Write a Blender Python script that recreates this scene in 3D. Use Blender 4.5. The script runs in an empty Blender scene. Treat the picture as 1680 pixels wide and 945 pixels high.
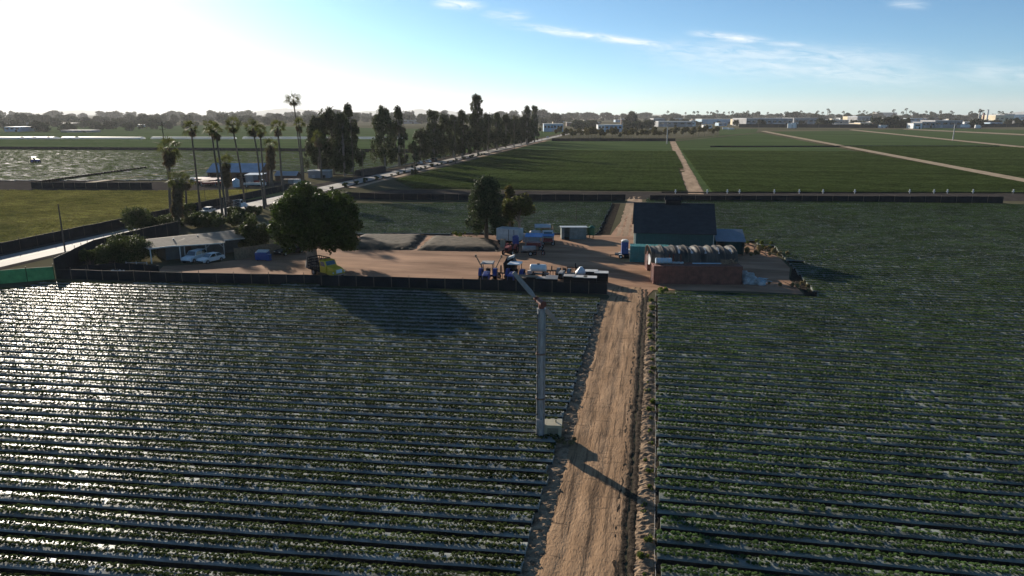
import bpy, math, random
import numpy as np
from mathutils import Vector, Matrix, Euler
R = math.radians
rnd = random.Random(7)
C = bpy.context.scene.collection
sc = bpy.context.scene

# ------------------------------------------------------------------ camera
FPX, CX, CY, CAMH = 1170.0, 840.0, 472.5, 23.0
PITCH = math.atan((CY - 187) / FPX)
cp, sp = math.cos(PITCH), math.sin(PITCH)
YAW = R(11.087)
fx, fy = -math.sin(YAW), math.cos(YAW)
rx, ry = math.cos(YAW), math.sin(YAW)
def _ray(x, y):
    a = (x - CX) / FPX; b = (CY - y) / FPX
    h = cp + b * sp; z = -sp + b * cp
    return fx * h + rx * a, fy * h + ry * a, z
def gp(x, y, z=0.0):
    "ground position (metres) seen at a photo pixel, at height z"
    d = _ray(x, y); t = (z - CAMH) / d[2]
    return Vector((d[0] * t, d[1] * t, z))
def hz(x, y, Y):
    "height of the thing standing at depth Y whose top is seen at the pixel"
    d = _ray(x, y); t = Y / d[1]
    return CAMH + d[2] * t
cam = bpy.data.cameras.new('camera'); co = bpy.data.objects.new('camera', cam); C.objects.link(co)
co.location = (0, 0, CAMH)
co.rotation_euler = (R(90) - PITCH, 0, YAW)
cam.sensor_width = 36; cam.lens = FPX / 1680 * 36
cam.clip_start = 0.5; cam.clip_end = 90000
sc.camera = co

# ------------------------------------------------------------------ light
SUN_EL, SUN_AZ = R(15.2), R(-45)          # azimuth from +Y towards +X
w = bpy.data.worlds.new('World'); sc.world = w; w.use_nodes = True
nt = w.node_tree; N = nt.nodes; L = nt.links; N.clear()
out = N.new('ShaderNodeOutputWorld'); bg = N.new('ShaderNodeBackground')
sky = N.new('ShaderNodeTexSky'); sky.sky_type = 'NISHITA'; sky.sun_disc = False
sky.sun_elevation = SUN_EL; sky.sun_rotation = SUN_AZ
sky.altitude = 0; sky.air_density = .55; sky.dust_density = .3; sky.ozone_density = 1.5
def M_(op, a, b=None, c=None, clamp=False):
    n = N.new('ShaderNodeMath'); n.operation = op; n.use_clamp = clamp
    for i, v in enumerate((a, b, c)):
        if v is None: continue
        if isinstance(v, (int, float)): n.inputs[i].default_value = v
        else: L.new(v, n.inputs[i])
    return n.outputs[0]
geo = N.new('ShaderNodeTexCoord'); sep = N.new('ShaderNodeSeparateXYZ'); L.new(geo.outputs['Generated'], sep.inputs[0])
az = M_('ARCTAN2', sep.outputs[0], sep.outputs[1]); el = M_('ARCSINE', sep.outputs[2])
def gauss(u, s, v, t):   # elliptical bump in azimuth/elevation (radians), centre u,v
    a = M_('POWER', M_('ABSOLUTE', M_('DIVIDE', M_('SUBTRACT', az, u), s)), 2.0)
    b = M_('POWER', M_('ABSOLUTE', M_('DIVIDE', M_('SUBTRACT', el, v), t)), 2.0)
    return M_('EXPONENT', M_('MULTIPLY', M_('ADD', a, b), -1.0))
def pxang(x, y):
    d = _ray(x, y); return math.atan2(d[0], d[1]), math.atan2(d[2], math.hypot(d[0], d[1]))
cm = None
def streak(x0, y0, x1, y1, width, gain):
    "wisp along a segment of the sky given by two directions"
    global cm
    (a0, e0), (a1, e1) = pxang(x0, y0), pxang(x1, y1)
    s = (e1 - e0) / (a1 - a0)
    line = M_('ADD', M_('MULTIPLY', M_('SUBTRACT', az, a0), s), e0)
    b = M_('POWER', M_('ABSOLUTE', M_('DIVIDE', M_('SUBTRACT', el, line), width)), 2.0)
    mid, hw = (a0 + a1) / 2, abs(a1 - a0) / 2
    a = M_('POWER', M_('ABSOLUTE', M_('DIVIDE', M_('SUBTRACT', az, mid), hw)), 4.0)
    g = M_('MULTIPLY', M_('EXPONENT', M_('MULTIPLY', M_('ADD', a, b), -1.0)), gain)
    cm = g if cm is None else M_('MAXIMUM', cm, g)
streak(850, 42, 1100, 76, .0045, .95)
streak(1140, 56, 1260, 68, .0045, .95)
streak(1250, 70, 1320, 74, .003, .6)
streak(1060, 80, 1520, 100, .012, .5)
streak(1090, 96, 1560, 128, .014, .55)
streak(715, 5, 790, 10, .005, .9)
streak(795, 24, 865, 26, .005, .6)
streak(1560, 116, 1760, 126, .012, .4)
streak(1460, 6, 1520, 8, .004, .4)
cmb = N.new('ShaderNodeCombineXYZ')
L.new(M_('MULTIPLY', az, 26.0), cmb.inputs[0])
L.new(M_('ADD', M_('MULTIPLY', el, 150.0), M_('MULTIPLY', az, 14.0)), cmb.inputs[1])
nz = N.new('ShaderNodeTexNoise'); nz.inputs['Scale'].default_value = 1.0; nz.inputs['Detail'].default_value = 7; nz.inputs['Roughness'].default_value = .62
nz.inputs['Distortion'].default_value = .7
L.new(cmb.outputs[0], nz.inputs['Vector'])
fb = M_('MULTIPLY', M_('SUBTRACT', nz.outputs[0], .31), 3.4, clamp=True)
ca = M_('MULTIPLY', cm, fb, clamp=True)
mixc = N.new('ShaderNodeMix'); mixc.data_type = 'RGBA'
wb = N.new('ShaderNodeMix'); wb.data_type = 'RGBA'; wb.blend_type = 'MULTIPLY'; wb.inputs[0].default_value = 1; wb.inputs[7].default_value = (.83, 1.27, 1.42, 1)   # the camera's cool white balance
L.new(sky.outputs[0], wb.inputs[6])
cl_ = N.new('ShaderNodeMix'); cl_.data_type = 'RGBA'; cl_.blend_type = 'DARKEN'; cl_.inputs[0].default_value = 1; cl_.inputs[7].default_value = (10.4, 10.9, 11.2, 1)   # the glow round the sun is burnt out to white
L.new(wb.outputs[2], cl_.inputs[6])
L.new(ca, mixc.inputs[0]); L.new(cl_.outputs[2], mixc.inputs[6]); mixc.inputs[7].default_value = (11., 11.8, 12.2, 1)
L.new(mixc.outputs[2], bg.inputs[0]); bg.inputs[1].default_value = 0.055
L.new(bg.outputs[0], out.inputs[0])

sl = bpy.data.lights.new('sun', 'SUN'); sl.energy = 5.0; sl.angle = R(.53); sl.color = (1, .90, .76)
so = bpy.data.objects.new('sun', sl); C.objects.link(so)
sd = Vector((math.sin(SUN_AZ) * math.cos(SUN_EL), math.cos(SUN_AZ) * math.cos(SUN_EL), math.sin(SUN_EL)))
so.rotation_euler = sd.to_track_quat('Z', 'Y').to_euler(); so.location = sd * 300

vs = sc.view_settings
vs.view_transform = 'Standard'; vs.look = 'None'; vs.gamma = 1; vs.use_curve_mapping = False; vs.exposure = 0.74
sc.cycles.use_denoising = True
sc.cycles.max_bounces = 5; sc.cycles.diffuse_bounces = 2; sc.cycles.glossy_bounces = 2; sc.cycles.transmission_bounces = 3
sc.cycles.volume_bounces = 0; sc.cycles.sample_clamp_indirect = 4

# ------------------------------------------------------------------ materials
def mat(name, col, rough=.7, metal=0., var=.25, scale=2., bump=0., bscale=None, col2=None, spec=.4, transl=0., island=0., objvar=0., stretch=None, world=False, emit=None, detail=6):
    m = bpy.data.materials.new(name); m.use_nodes = True
    nt = m.node_tree; N = nt.nodes; L = nt.links
    b = N['Principled BSDF']; b.inputs['Roughness'].default_value = rough; b.inputs['Metallic'].default_value = metal
    b.inputs['Specular IOR Level'].default_value = spec
    g = N.new('ShaderNodeNewGeometry') if world else N.new('ShaderNodeTexCoord')
    vec = g.outputs['Position'] if world else g.outputs['Object']
    if stretch:
        mp = N.new('ShaderNodeMapping'); mp.inputs['Scale'].default_value = stretch; L.new(vec, mp.inputs[0]); vec = mp.outputs[0]
    n = N.new('ShaderNodeTexNoise'); n.inputs['Scale'].default_value = scale; n.inputs['Detail'].default_value = detail; n.inputs['Roughness'].default_value = .65
    L.new(vec, n.inputs['Vector'])
    r = N.new('ShaderNodeValToRGB'); e = r.color_ramp.elements
    lo = tuple(c * (1 - var) for c in col); hi = tuple(min(1, c * (1 + var)) for c in (col2 or col))
    e[0].position = .32; e[1].position = .68
    e[0].color = (*lo, 1); e[1].color = (*hi, 1)
    L.new(n.outputs[0], r.inputs[0]); colour = r.outputs[0]
    def hsv(colour, src, amt):
        h = N.new('ShaderNodeHueSaturation'); mr = N.new('ShaderNodeMapRange')
        L.new(src, mr.inputs[0]); mr.inputs[3].default_value = 1 - amt; mr.inputs[4].default_value = 1 + amt
        L.new(mr.outputs[0], h.inputs['Value']); L.new(colour, h.inputs['Color'])
        return h.outputs[0]
    if island:
        gg = N.new('ShaderNodeNewGeometry'); colour = hsv(colour, gg.outputs['Random Per Island'], island)
    if objvar:
        oi = N.new('ShaderNodeObjectInfo'); colour = hsv(colour, oi.outputs['Random'], objvar)
    L.new(colour, b.inputs['Base Color'])
    if bump:
        n2 = N.new('ShaderNodeTexNoise'); n2.inputs['Scale'].default_value = bscale or scale * 4; n2.inputs['Detail'].default_value = 5
        L.new(vec, n2.inputs['Vector'])
        bp = N.new('ShaderNodeBump'); bp.inputs['Strength'].default_value = min(1, bump); bp.inputs['Distance'].default_value = .05 * max(1, bump)
        L.new(n2.outputs[0], bp.inputs['Height']); L.new(bp.outputs[0], b.inputs['Normal'])
    if transl:
        t = N.new('ShaderNodeBsdfTranslucent'); mx = N.new('ShaderNodeMixShader'); mx.inputs[0].default_value = transl
        h = N.new('ShaderNodeHueSaturation'); h.inputs['Saturation'].default_value = 1.15; h.inputs['Value'].default_value = 1.5
        L.new(colour, h.inputs['Color']); L.new(h.outputs[0], t.inputs[0])
        L.new(b.outputs[0], mx.inputs[1]); L.new(t.outputs[0], mx.inputs[2])
        o = N['Material Output']; L.new(mx.outputs[0], o.inputs[0])
    return m
def ribbed(name, col, axis, pitch, rough=.5, metal=0., depth=.03, var=.15, col2=None, spec=.4):
    "sheet metal / boards: ridges along one axis"
    m = mat(name, col, rough, metal, var, 1.2, col2=col2, spec=spec)
    N = m.node_tree.nodes; L = m.node_tree.links; b = N['Principled BSDF']
    tc = N.new('ShaderNodeTexCoord'); wv = N.new('ShaderNodeTexWave'); wv.wave_type = 'BANDS'; wv.bands_direction = axis
    wv.inputs['Scale'].default_value = 2 * math.pi / pitch / 20 ; wv.wave_profile = 'SIN'
    L.new(tc.outputs['Object'], wv.inputs['Vector'])
    bp = N.new('ShaderNodeBump'); bp.inputs['Strength'].default_value = .8; bp.inputs['Distance'].default_value = depth
    L.new(wv.outputs[1], bp.inputs['Height']); L.new(bp.outputs[0], b.inputs['Normal'])
    return m
MT = {}
def setup_mats():
    T = MT
    T['ground'] = mat('ground_soil', (.085, .085, .05), .95, var=.4, scale=.004, world=True, col2=(.13, .115, .075), bump=.3, bscale=.5, spec=0)
    T['dirt'] = mat('dirt_track', (.30, .200, .125), .95, var=.22, scale=.22, world=True, col2=(.40, .28, .185), bump=1.0, bscale=2.5, stretch=(1.6, .35, 1), spec=0.05)
    T['track'] = mat('track_dirt', (.32, .195, .108), .95, var=.16, scale=.35, world=True, col2=(.39, .25, .148), bump=1.0, bscale=6, stretch=(1.6, .5, 1), spec=0.05)
    m_ = T['track']; N_ = m_.node_tree.nodes; L_ = m_.node_tree.links; b_ = N_['Principled BSDF']
    g_ = N_.new('ShaderNodeNewGeometry'); old = b_.inputs['Base Color'].links[0].from_socket
    def streaks(stretch, sc_, lo, hi, amt, old):
        mp = N_.new('ShaderNodeMapping'); mp.inputs['Scale'].default_value = stretch; L_.new(g_.outputs['Position'], mp.inputs[0])
        n_ = N_.new('ShaderNodeTexNoise'); n_.inputs['Scale'].default_value = sc_; n_.inputs['Detail'].default_value = 6; n_.inputs['Roughness'].default_value = .7; L_.new(mp.outputs[0], n_.inputs['Vector'])
        r_ = N_.new('ShaderNodeMapRange'); r_.inputs[1].default_value = lo; r_.inputs[2].default_value = hi; r_.inputs[4].default_value = amt; L_.new(n_.outputs[0], r_.inputs[0])
        mx = N_.new('ShaderNodeMix'); mx.data_type = 'RGBA'; L_.new(r_.outputs[0], mx.inputs[0]); L_.new(old, mx.inputs[6]); mx.inputs[7].default_value = (.11, .072, .046, 1)
        return mx.outputs[2]
    old = streaks((3.2, .16, 1), 1.0, .50, .60, .85, old)
    old = streaks((.5, 2.4, 1), 1.2, .57, .65, .8, old)
    L_.new(old, b_.inputs['Base Color'])
    T['darksoil'] = mat('rough_dark_soil', (.026, .021, .016), .95, var=.45, scale=2.6, world=True, col2=(.06, .045, .032), bump=1.0, bscale=9, spec=0.05)  # darker, rougher soil band along the right edge of the track
    T['yard'] = mat('yard_dirt', (.28, .158, .095), .95, var=.34, scale=.16, world=True, col2=(.36, .215, .135), bump=.9, bscale=1.6, stretch=(.35, 1.4, 1), spec=0.05)
    T['soil'] = mat('loose_soil', (.16, .105, .068), .95, var=.35, scale=1.6, world=True, col2=(.34, .24, .155), bump=1.0, bscale=11, spec=0.05)
    T['fardirt'] = mat('far_dirt', (.33, .25, .165), .95, var=.2, scale=.3, world=True, col2=(.40, .31, .21), spec=0.05)
    T['asphalt'] = mat('road_surface', (.30, .265, .235), .8, var=.15, scale=.15, world=True, col2=(.36, .32, .28), spec=0.2)
    T['lane'] = mat('lane_surface', (.065, .057, .052), .9, var=.25, scale=.4, world=True, bump=.4, spec=0)
    T['paint'] = mat('road_paint', (.6, .5, .2), .7, var=.2, scale=3)
    T['plastic'] = mat('mulch_plastic', (.23, .24, .22), .36, var=.3, scale=.6, world=True, bump=.22, bscale=4, spec=0.03, col2=(.28, .29, .265))
    T['plasticF'] = mat('mulch_plastic_far', (.36, .37, .34), .6, var=.55, scale=.22, stretch=(.35, 1, 1), world=True, bump=1.4, bscale=1.3, spec=.006, col2=(.19, .20, .19))
    T['furrow'] = mat('furrow_soil_shaded', (.034, .028, .023), .95, var=.35, scale=1.5, world=True, col2=(.05, .042, .034), spec=0)  # soil with the furrow shade put into its colour, also on bed sides
    T['plasticR'] = mat('mulch_plastic_dull', (.145, .158, .135), .46, var=.25, scale=.35, world=True, bump=.55, bscale=5, spec=0.02, col2=(.22, .235, .21))
    T['plant'] = mat('strawberry_leaf', (.036, .050, .018), .55, var=.45, scale=.11, world=True, col2=(.060, .078, .026), transl=.22, island=.45, objvar=.25, spec=0)
    T['plantR'] = mat('strawberry_leaf_dark', (.056, .092, .030), .6, var=.25, scale=.09, world=True, col2=(.072, .115, .038), transl=.28, island=.45, objvar=.25, spec=0.0)
    T['crop'] = mat('far_crop_leaf', (.115, .16, .055), .75, var=.3, scale=.10, stretch=(.12, .8, 1), world=True, col2=(.115, .155, .055), transl=.3, island=.4, objvar=.2, spec=0)
    T['cropsheet'] = mat('far_crop_ground', (.062, .094, .037), .9, var=.25, scale=.06, stretch=(.12, .8, 1), world=True, col2=(.07, .10, .04), bump=1.0, bscale=1.2, spec=0)
    T['cropY'] = mat('yellow_crop_leaf', (.24, .25, .075), .75, var=.3, scale=.05, world=True, col2=(.31, .285, .10), transl=.3, island=.4, objvar=.25, spec=0)
    T['cropYs'] = mat('yellow_crop_ground', (.22, .215, .085), .9, var=.3, scale=.05, world=True, col2=(.27, .24, .105), bump=.8, bscale=1.5, spec=0)
    T['bark'] = mat('tree_bark', (.13, .10, .075), .95, var=.35, scale=3, bump=.6)
    T['palebark'] = mat('pale_bark', (.24, .20, .16), .9, var=.35, scale=2.5, bump=.5)
    T['ficus'] = mat('ficus_leaf', (.028, .045, .012), .55, var=.3, scale=.6, col2=(.045, .066, .016), transl=.25, island=.4, spec=0.08)
    T['eucal'] = mat('gum_leaf', (.038, .050, .020), .65, var=.35, scale=.25, col2=(.062, .070, .030), transl=.2, island=.45, objvar=.2, spec=0.1)
    T['conif'] = mat('conifer_leaf', (.034, .052, .024), .7, var=.35, scale=.5, col2=(.055, .072, .034), transl=.2, island=.4, spec=0.08)
    T['olive'] = mat('pepper_leaf', (.085, .090, .028), .7, var=.4, scale=.5, col2=(.10, .080, .032), transl=.3, island=.45, spec=.2)
    T['rust'] = mat('rusty_leaf', (.075, .058, .022), .7, var=.4, scale=.5, col2=(.062, .075, .022), transl=.3, island=.45, spec=.2)
    T['bush'] = mat('shrub_leaf', (.040, .055, .020), .65, var=.35, scale=.6, col2=(.065, .080, .026), transl=.25, island=.45, objvar=.2, spec=0.1)
    T['weed'] = mat('weed_leaf', (.11, .15, .03), .7, var=.35, scale=.8, col2=(.17, .19, .05), transl=.35, island=.45, objvar=.2, spec=.2)
    T['drygrass'] = mat('dry_weed', (.17, .13, .065), .9, var=.35, scale=.8, col2=(.22, .18, .09), transl=.2, island=.4, spec=.1)
    T['fartree'] = mat('far_leaf', (.040, .050, .030), .8, var=.35, scale=.05, col2=(.060, .066, .036), transl=.15, island=.4, objvar=.35, spec=0.0)
    T['palmleaf'] = mat('palm_leaf', (.075, .085, .026), .7, var=.3, scale=1.2, col2=(.105, .11, .035), transl=.25, island=.35, spec=0.08)
    T['deadfrond'] = mat('dead_palm_frond', (.13, .095, .055), .9, var=.3, scale=1.2, transl=.15, island=.35, spec=.1)
    T['shade'] = mat('black_shade_cloth', (.020, .022, .025), .75, var=.4, scale=.7, bump=.4, bscale=1.2, spec=0.1)
    T['shadeG'] = mat('green_mesh', (.085, .20, .125), .7, var=.25, scale=1.0, transl=.35, bump=.3)
    T['post'] = mat('weathered_post', (.16, .13, .10), .9, var=.3, scale=4)
    T['steel'] = mat('galvanised_steel', (.30, .315, .325), .5, .45, var=.4, scale=2.6, bump=.2, stretch=(3, 3, .5))
    T['blade'] = mat('blade_grey', (.24, .235, .225), .55, .0, var=.2, scale=3)
    T['rustband'] = mat('rusty_flange', (.20, .13, .09), .7, .2, var=.4, scale=6)
    T['gear'] = mat('gearbox_red', (.15, .05, .035), .6, var=.3, scale=5)
    T['beige'] = mat('beige_paint', (.36, .32, .22), .55, var=.15, scale=2)
    T['concrete'] = mat('concrete', (.33, .28, .23), .9, var=.3, scale=2.5, bump=.4)
    T['barnwall'] = ribbed('barn_green_boards', (.028, .085, .083), 'X', .35, .7, depth=.02)
    T['barnside'] = ribbed('barn_green_side', (.025, .070, .066), 'Y', .35, .7, depth=.02)
    T['barnroof'] = mat('barn_shingle', (.030, .038, .044), .85, var=.3, scale=.8, bump=.5, bscale=3, stretch=(1, 1, 3))
    T['leanroof'] = ribbed('lean_to_sheet', (.17, .21, .245), 'X', .30, .4, .2, depth=.02)
    T['trimpale'] = mat('pale_trim', (.45, .47, .42), .7)
    T['contred'] = ribbed('container_rust_red', (.17, .055, .040), 'X', .28, .6, .0, depth=.05, var=.35, col2=(.20, .075, .05))
    T['contredY'] = ribbed('container_rust_red_end', (.23, .075, .05), 'Y', .28, .6, .1, depth=.04, var=.35)
    T['conttop'] = ribbed('container_top', (.20, .09, .065), 'X', .28, .65, .1, depth=.04, var=.4)
    T['teal'] = ribbed('teal_container', (.025, .20, .20), 'X', .28, .55, .1, depth=.03, var=.2)
    T['tarp'] = mat('old_greenhouse_film', (.045, .040, .034), .6, var=.5, scale=.9, col2=(.075, .068, .058), bump=1.0, bscale=1.1, transl=.10, stretch=(1.6, .3, .3), spec=.3)
    T['cover'] = mat('white_row_cover', (.75, .75, .75), .5, var=.05, scale=1, transl=.6)
    T['cloth'] = mat('compost', (.085, .064, .042), .95, var=.45, scale=1.1, bump=.4, bscale=2, spec=.2)
    T['film'] = mat('crumpled_white_film', (.48, .48, .48), .35, var=.35, scale=1.2, bump=1.0, bscale=2.5, transl=.2)
    T['white'] = mat('white_paint', (.74, .74, .73), .35, var=.08, scale=1.5)
    T['offwhite'] = mat('dusty_white', (.52, .50, .47), .55, var=.2, scale=1.2)
    T['tankblue'] = mat('pale_blue_tank', (.42, .52, .60), .45, var=.15, scale=1.5)
    T['blue'] = mat('tractor_blue', (.03, .055, .22), .4, var=.2, scale=3)
    T['toilet'] = mat('toilet_blue', (.035, .085, .28), .45, var=.12, scale=2)
    T['blueroof'] = mat('blue_canopy', (.12, .28, .55), .45, var=.2, scale=1.5)
    T['red'] = mat('machine_red', (.24, .035, .03), .5, var=.25, scale=3)
    T['yellow'] = mat('truck_yellow', (.62, .40, .03), .4, var=.12, scale=2)
    T['greenp'] = mat('machine_green', (.03, .13, .06), .45, var=.2, scale=3)
    T['black'] = mat('black_paint', (.018, .018, .020), .5, var=.3, scale=3, spec=0.12)
    T['rubber'] = mat('rubber', (.022, .021, .020), .95, var=.3, scale=4, spec=.05)
    T['glass'] = mat('dark_glass', (.015, .02, .025), .08, var=.1, scale=1, spec=.8)
    T['skyglass'] = mat('windscreen', (.06, .10, .12), .08, var=.1, scale=1, spec=.9)
    T['chrome'] = mat('chrome', (.6, .6, .6), .25, .9, var=.1, scale=3)
    T['lampred'] = mat('tail_lamp', (.35, .02, .02), .3)
    T['lampw'] = mat('head_lamp', (.75, .75, .7), .15)
    T['wood'] = mat('old_timber', (.24, .17, .11), .9, var=.35, scale=3)
    T['greytray'] = mat('grey_tray', (.27, .26, .25), .7, var=.25, scale=2)
    T['shedwall'] = ribbed('shed_sheet', (.20, .235, .23), 'X', .25, .5, .4, depth=.02, var=.3)
    T['shedroof'] = mat('shed_roof', (.36, .37, .37), .45, .3, var=.25, scale=1.5)
    T['houseroof'] = mat('house_shingle', (.27, .215, .155), .9, var=.18, scale=1.2, bump=.4, bscale=6)
    T['housewall'] = mat('house_wall', (.12, .12, .115), .85, var=.2, scale=1)
    T['brownwall'] = mat('brown_wall', (.13, .075, .055), .85, var=.25, scale=1)
    T['bluegreyroof'] = mat('blue_grey_roof', (.34, .38, .45), .5, .2, var=.2, scale=.4)
    T['greywall'] = mat('grey_wall', (.27, .27, .28), .85, var=.2, scale=.1)
    T['greyroof'] = mat('grey_roof', (.40, .40, .41), .8, var=.2, scale=.1)
    T['paleroof'] = mat('pale_roof', (.62, .62, .60), .7, var=.15, scale=.1)
    T['cream'] = mat('cream_wall', (.62, .52, .36), .8, var=.15, scale=.1)
    T['bluewall'] = mat('blue_wall', (.30, .42, .52), .7, var=.2, scale=.1)
    T['farhill'] = mat('hill_scrub', (.10, .105, .075), .95, var=.3, scale=.002, world=True, spec=0)
    T['bumperpipe'] = mat('white_pipe', (.68, .68, .66), .5, var=.1)
setup_mats()

# ------------------------------------------------------------------ mesh helpers
class MB:
    def __init__(s): s.v = []; s.f = []; s.mi = []; s.sm = []
    def add(s, vs, fs, mi=0, M=None, smooth=False):
        o = len(s.v)
        for p in vs: s.v.append(tuple(M @ Vector(p)) if M is not None else tuple(p))
        for f in fs: s.f.append(tuple(i + o for i in f)); s.mi.append(mi); s.sm.append(smooth)
        return s
    def box(s, x0, x1, y0, y1, z0, z1, mi=0, M=None, tx=0, ty=0):
        v = [(x0, y0, z0), (x1, y0, z0), (x1, y1, z0), (x0, y1, z0), (x0 + tx, y0 + ty, z1), (x1 - tx, y0 + ty, z1), (x1 - tx, y1 - ty, z1), (x0 + tx, y1 - ty, z1)]
        return s.add(v, [(0, 3, 2, 1), (4, 5, 6, 7), (0, 1, 5, 4), (1, 2, 6, 5), (2, 3, 7, 6), (3, 0, 4, 7)], mi, M)
    def cyl(s, p0, p1, r0, r1=None, n=10, mi=0, caps=True, M=None):
        p0, p1 = Vector(p0), Vector(p1); r1 = r0 if r1 is None else r1
        d = (p1 - p0).normalized(); u = d.orthogonal().normalized(); q = d.cross(u)
        v = []
        for p, r in ((p0, r0), (p1, r1)):
            for i in range(n):
                a = 2 * math.pi * i / n; v.append(p + u * (r * math.cos(a)) + q * (r * math.sin(a)))
        s.add(v, [(i, (i + 1) % n, n + (i + 1) % n, n + i) for i in range(n)], mi, M, True)
        if caps: s.add(v, [tuple(range(n - 1, -1, -1)), tuple(range(n, 2 * n))], mi, M)
        return s
    def tube(s, pts, rs, n=7, mi=0):
        pts = [Vector(p) for p in pts]; v = []
        for k, p in enumerate(pts):
            d = (pts[min(k + 1, len(pts) - 1)] - pts[max(k - 1, 0)]).normalized()
            u = d.cross(Vector((.3, 1, .1))).normalized(); q = d.cross(u)
            r = rs[k] if hasattr(rs, '__len__') else rs
            for i in range(n):
                a = 2 * math.pi * i / n; v.append(p + u * (r * math.cos(a)) + q * (r * math.sin(a)))
        f = [(k * n + i, k * n + (i + 1) % n, (k + 1) * n + (i + 1) % n, (k + 1) * n + i) for k in range(len(pts) - 1) for i in range(n)]
        s.add(v, f, mi, None, True); m = len(pts) - 1
        s.add(v, [tuple(range(n - 1, -1, -1)), tuple(m * n + i for i in range(n))], mi); return s
    def ell(s, c, r, n=12, m=8, mi=0, z0=-1.0, M=None):
        "ellipsoid, cut below z0 (in units of the radius)"
        v = []; a0 = math.asin(z0)
        for j in range(m + 1):
            t = a0 + (math.pi / 2 - a0) * j / m
            for i in range(n):
                a = 2 * math.pi * i / n
                v.append((c[0] + r[0] * math.cos(t) * math.cos(a), c[1] + r[1] * math.cos(t) * math.sin(a), c[2] + r[2] * math.sin(t)))
        f = [(j * n + i, j * n + (i + 1) % n, (j + 1) * n + (i + 1) % n, (j + 1) * n + i) for j in range(m) for i in range(n)]
        s.add(v, f, mi, M, True)
        if z0 > -1: s.add(v, [tuple(range(n - 1, -1, -1))], mi, M)
        return s
    def prism(s, poly, lo, hi, axis='x', mi=0, M=None, inset=0.):
        n = len(poly); v = []
        cxm = sum(p[0] for p in poly) / n; 
        for t in (lo, hi):
            for a, b in poly: v.append({'x': (t, a, b), 'y': (a, t, b), 'z': (a, b, t)}[axis])
        fs = [(i, (i + 1) % n, n + (i + 1) % n, n + i) for i in range(n)] + [tuple(range(n - 1, -1, -1)), tuple(range(n, 2 * n))]
        return s.add(v, fs, mi, M)
    def quad(s, a, b, c, d, mi=0): return s.add([a, b, c, d], [(0, 1, 2, 3)], mi)
    def build(s, name, mats, parent=None, loc=None, rot=0., bevel=0.):
        me = bpy.data.meshes.new(name); me.from_pydata(s.v, [], s.f)
        for m in (mats if isinstance(mats, (list, tuple)) else [mats]): me.materials.append(MT[m] if isinstance(m, str) else m)
        me.polygons.foreach_set('material_index', s.mi); me.polygons.foreach_set('use_smooth', s.sm); me.update()
        o = bpy.data.objects.new(name, me); C.objects.link(o)
        if parent: o.parent = parent
        if loc is not None: o.location = loc
        if rot: o.rotation_euler = (0, 0, rot)
        if bevel:
            b = o.modifiers.new('bevel', 'BEVEL'); b.width = bevel; b.segments = 2; b.limit_method = 'ANGLE'
        return o
def tag(o, label=None, cat=None, group=None, kind=None):
    if label: o['label'] = label
    if cat: o['category'] = cat
    if group: o['group'] = group
    if kind: o['kind'] = kind
    return o
def thing(name, label, cat, loc=(0, 0, 0), rot=0., group=None):
    o = bpy.data.objects.new(name, None); C.objects.link(o); o.empty_display_size = .3
    o.location = loc; o.rotation_euler = (0, 0, rot)
    return tag(o, label, cat, group)
def dup(root, loc, rot=0., scale=1., label=None, group=None):
    r = root.copy(); C.objects.link(r); r.location = loc; r.rotation_euler = (0, 0, rot)
    r.scale = (scale,) * 3 if isinstance(scale, (int, float)) else scale
    if label: r['label'] = label
    if group: r['group'] = group
    for ch in root.children:
        c = ch.copy(); C.objects.link(c); c.parent = r
        for g in ch.children:
            d = g.copy(); C.objects.link(d); d.parent = c
    return r
def drop(root):
    "remove a prototype that is only used through its copies"
    for ch in list(root.children):
        for g in list(ch.children): bpy.data.objects.remove(g)
        bpy.data.objects.remove(ch)
    bpy.data.objects.remove(root)
def np_mesh(name, V, nper, mats, mi=None):
    "mesh of separate n-gons (nper verts each) from an array"
    nf = len(V) // nper
    me = bpy.data.meshes.new(name); me.vertices.add(len(V)); me.vertices.foreach_set('co', np.asarray(V, dtype=np.float32).ravel())
    me.loops.add(nf * nper); me.loops.foreach_set('vertex_index', np.arange(nf * nper, dtype=np.int32))
    me.polygons.add(nf); me.polygons.foreach_set('loop_start', np.arange(0, nf * nper, nper, dtype=np.int32))
    for m in mats: me.materials.append(MT[m])
    if mi is not None: me.polygons.foreach_set('material_index', np.asarray(mi, dtype=np.int32))
    me.update(calc_edges=True); return me
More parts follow.
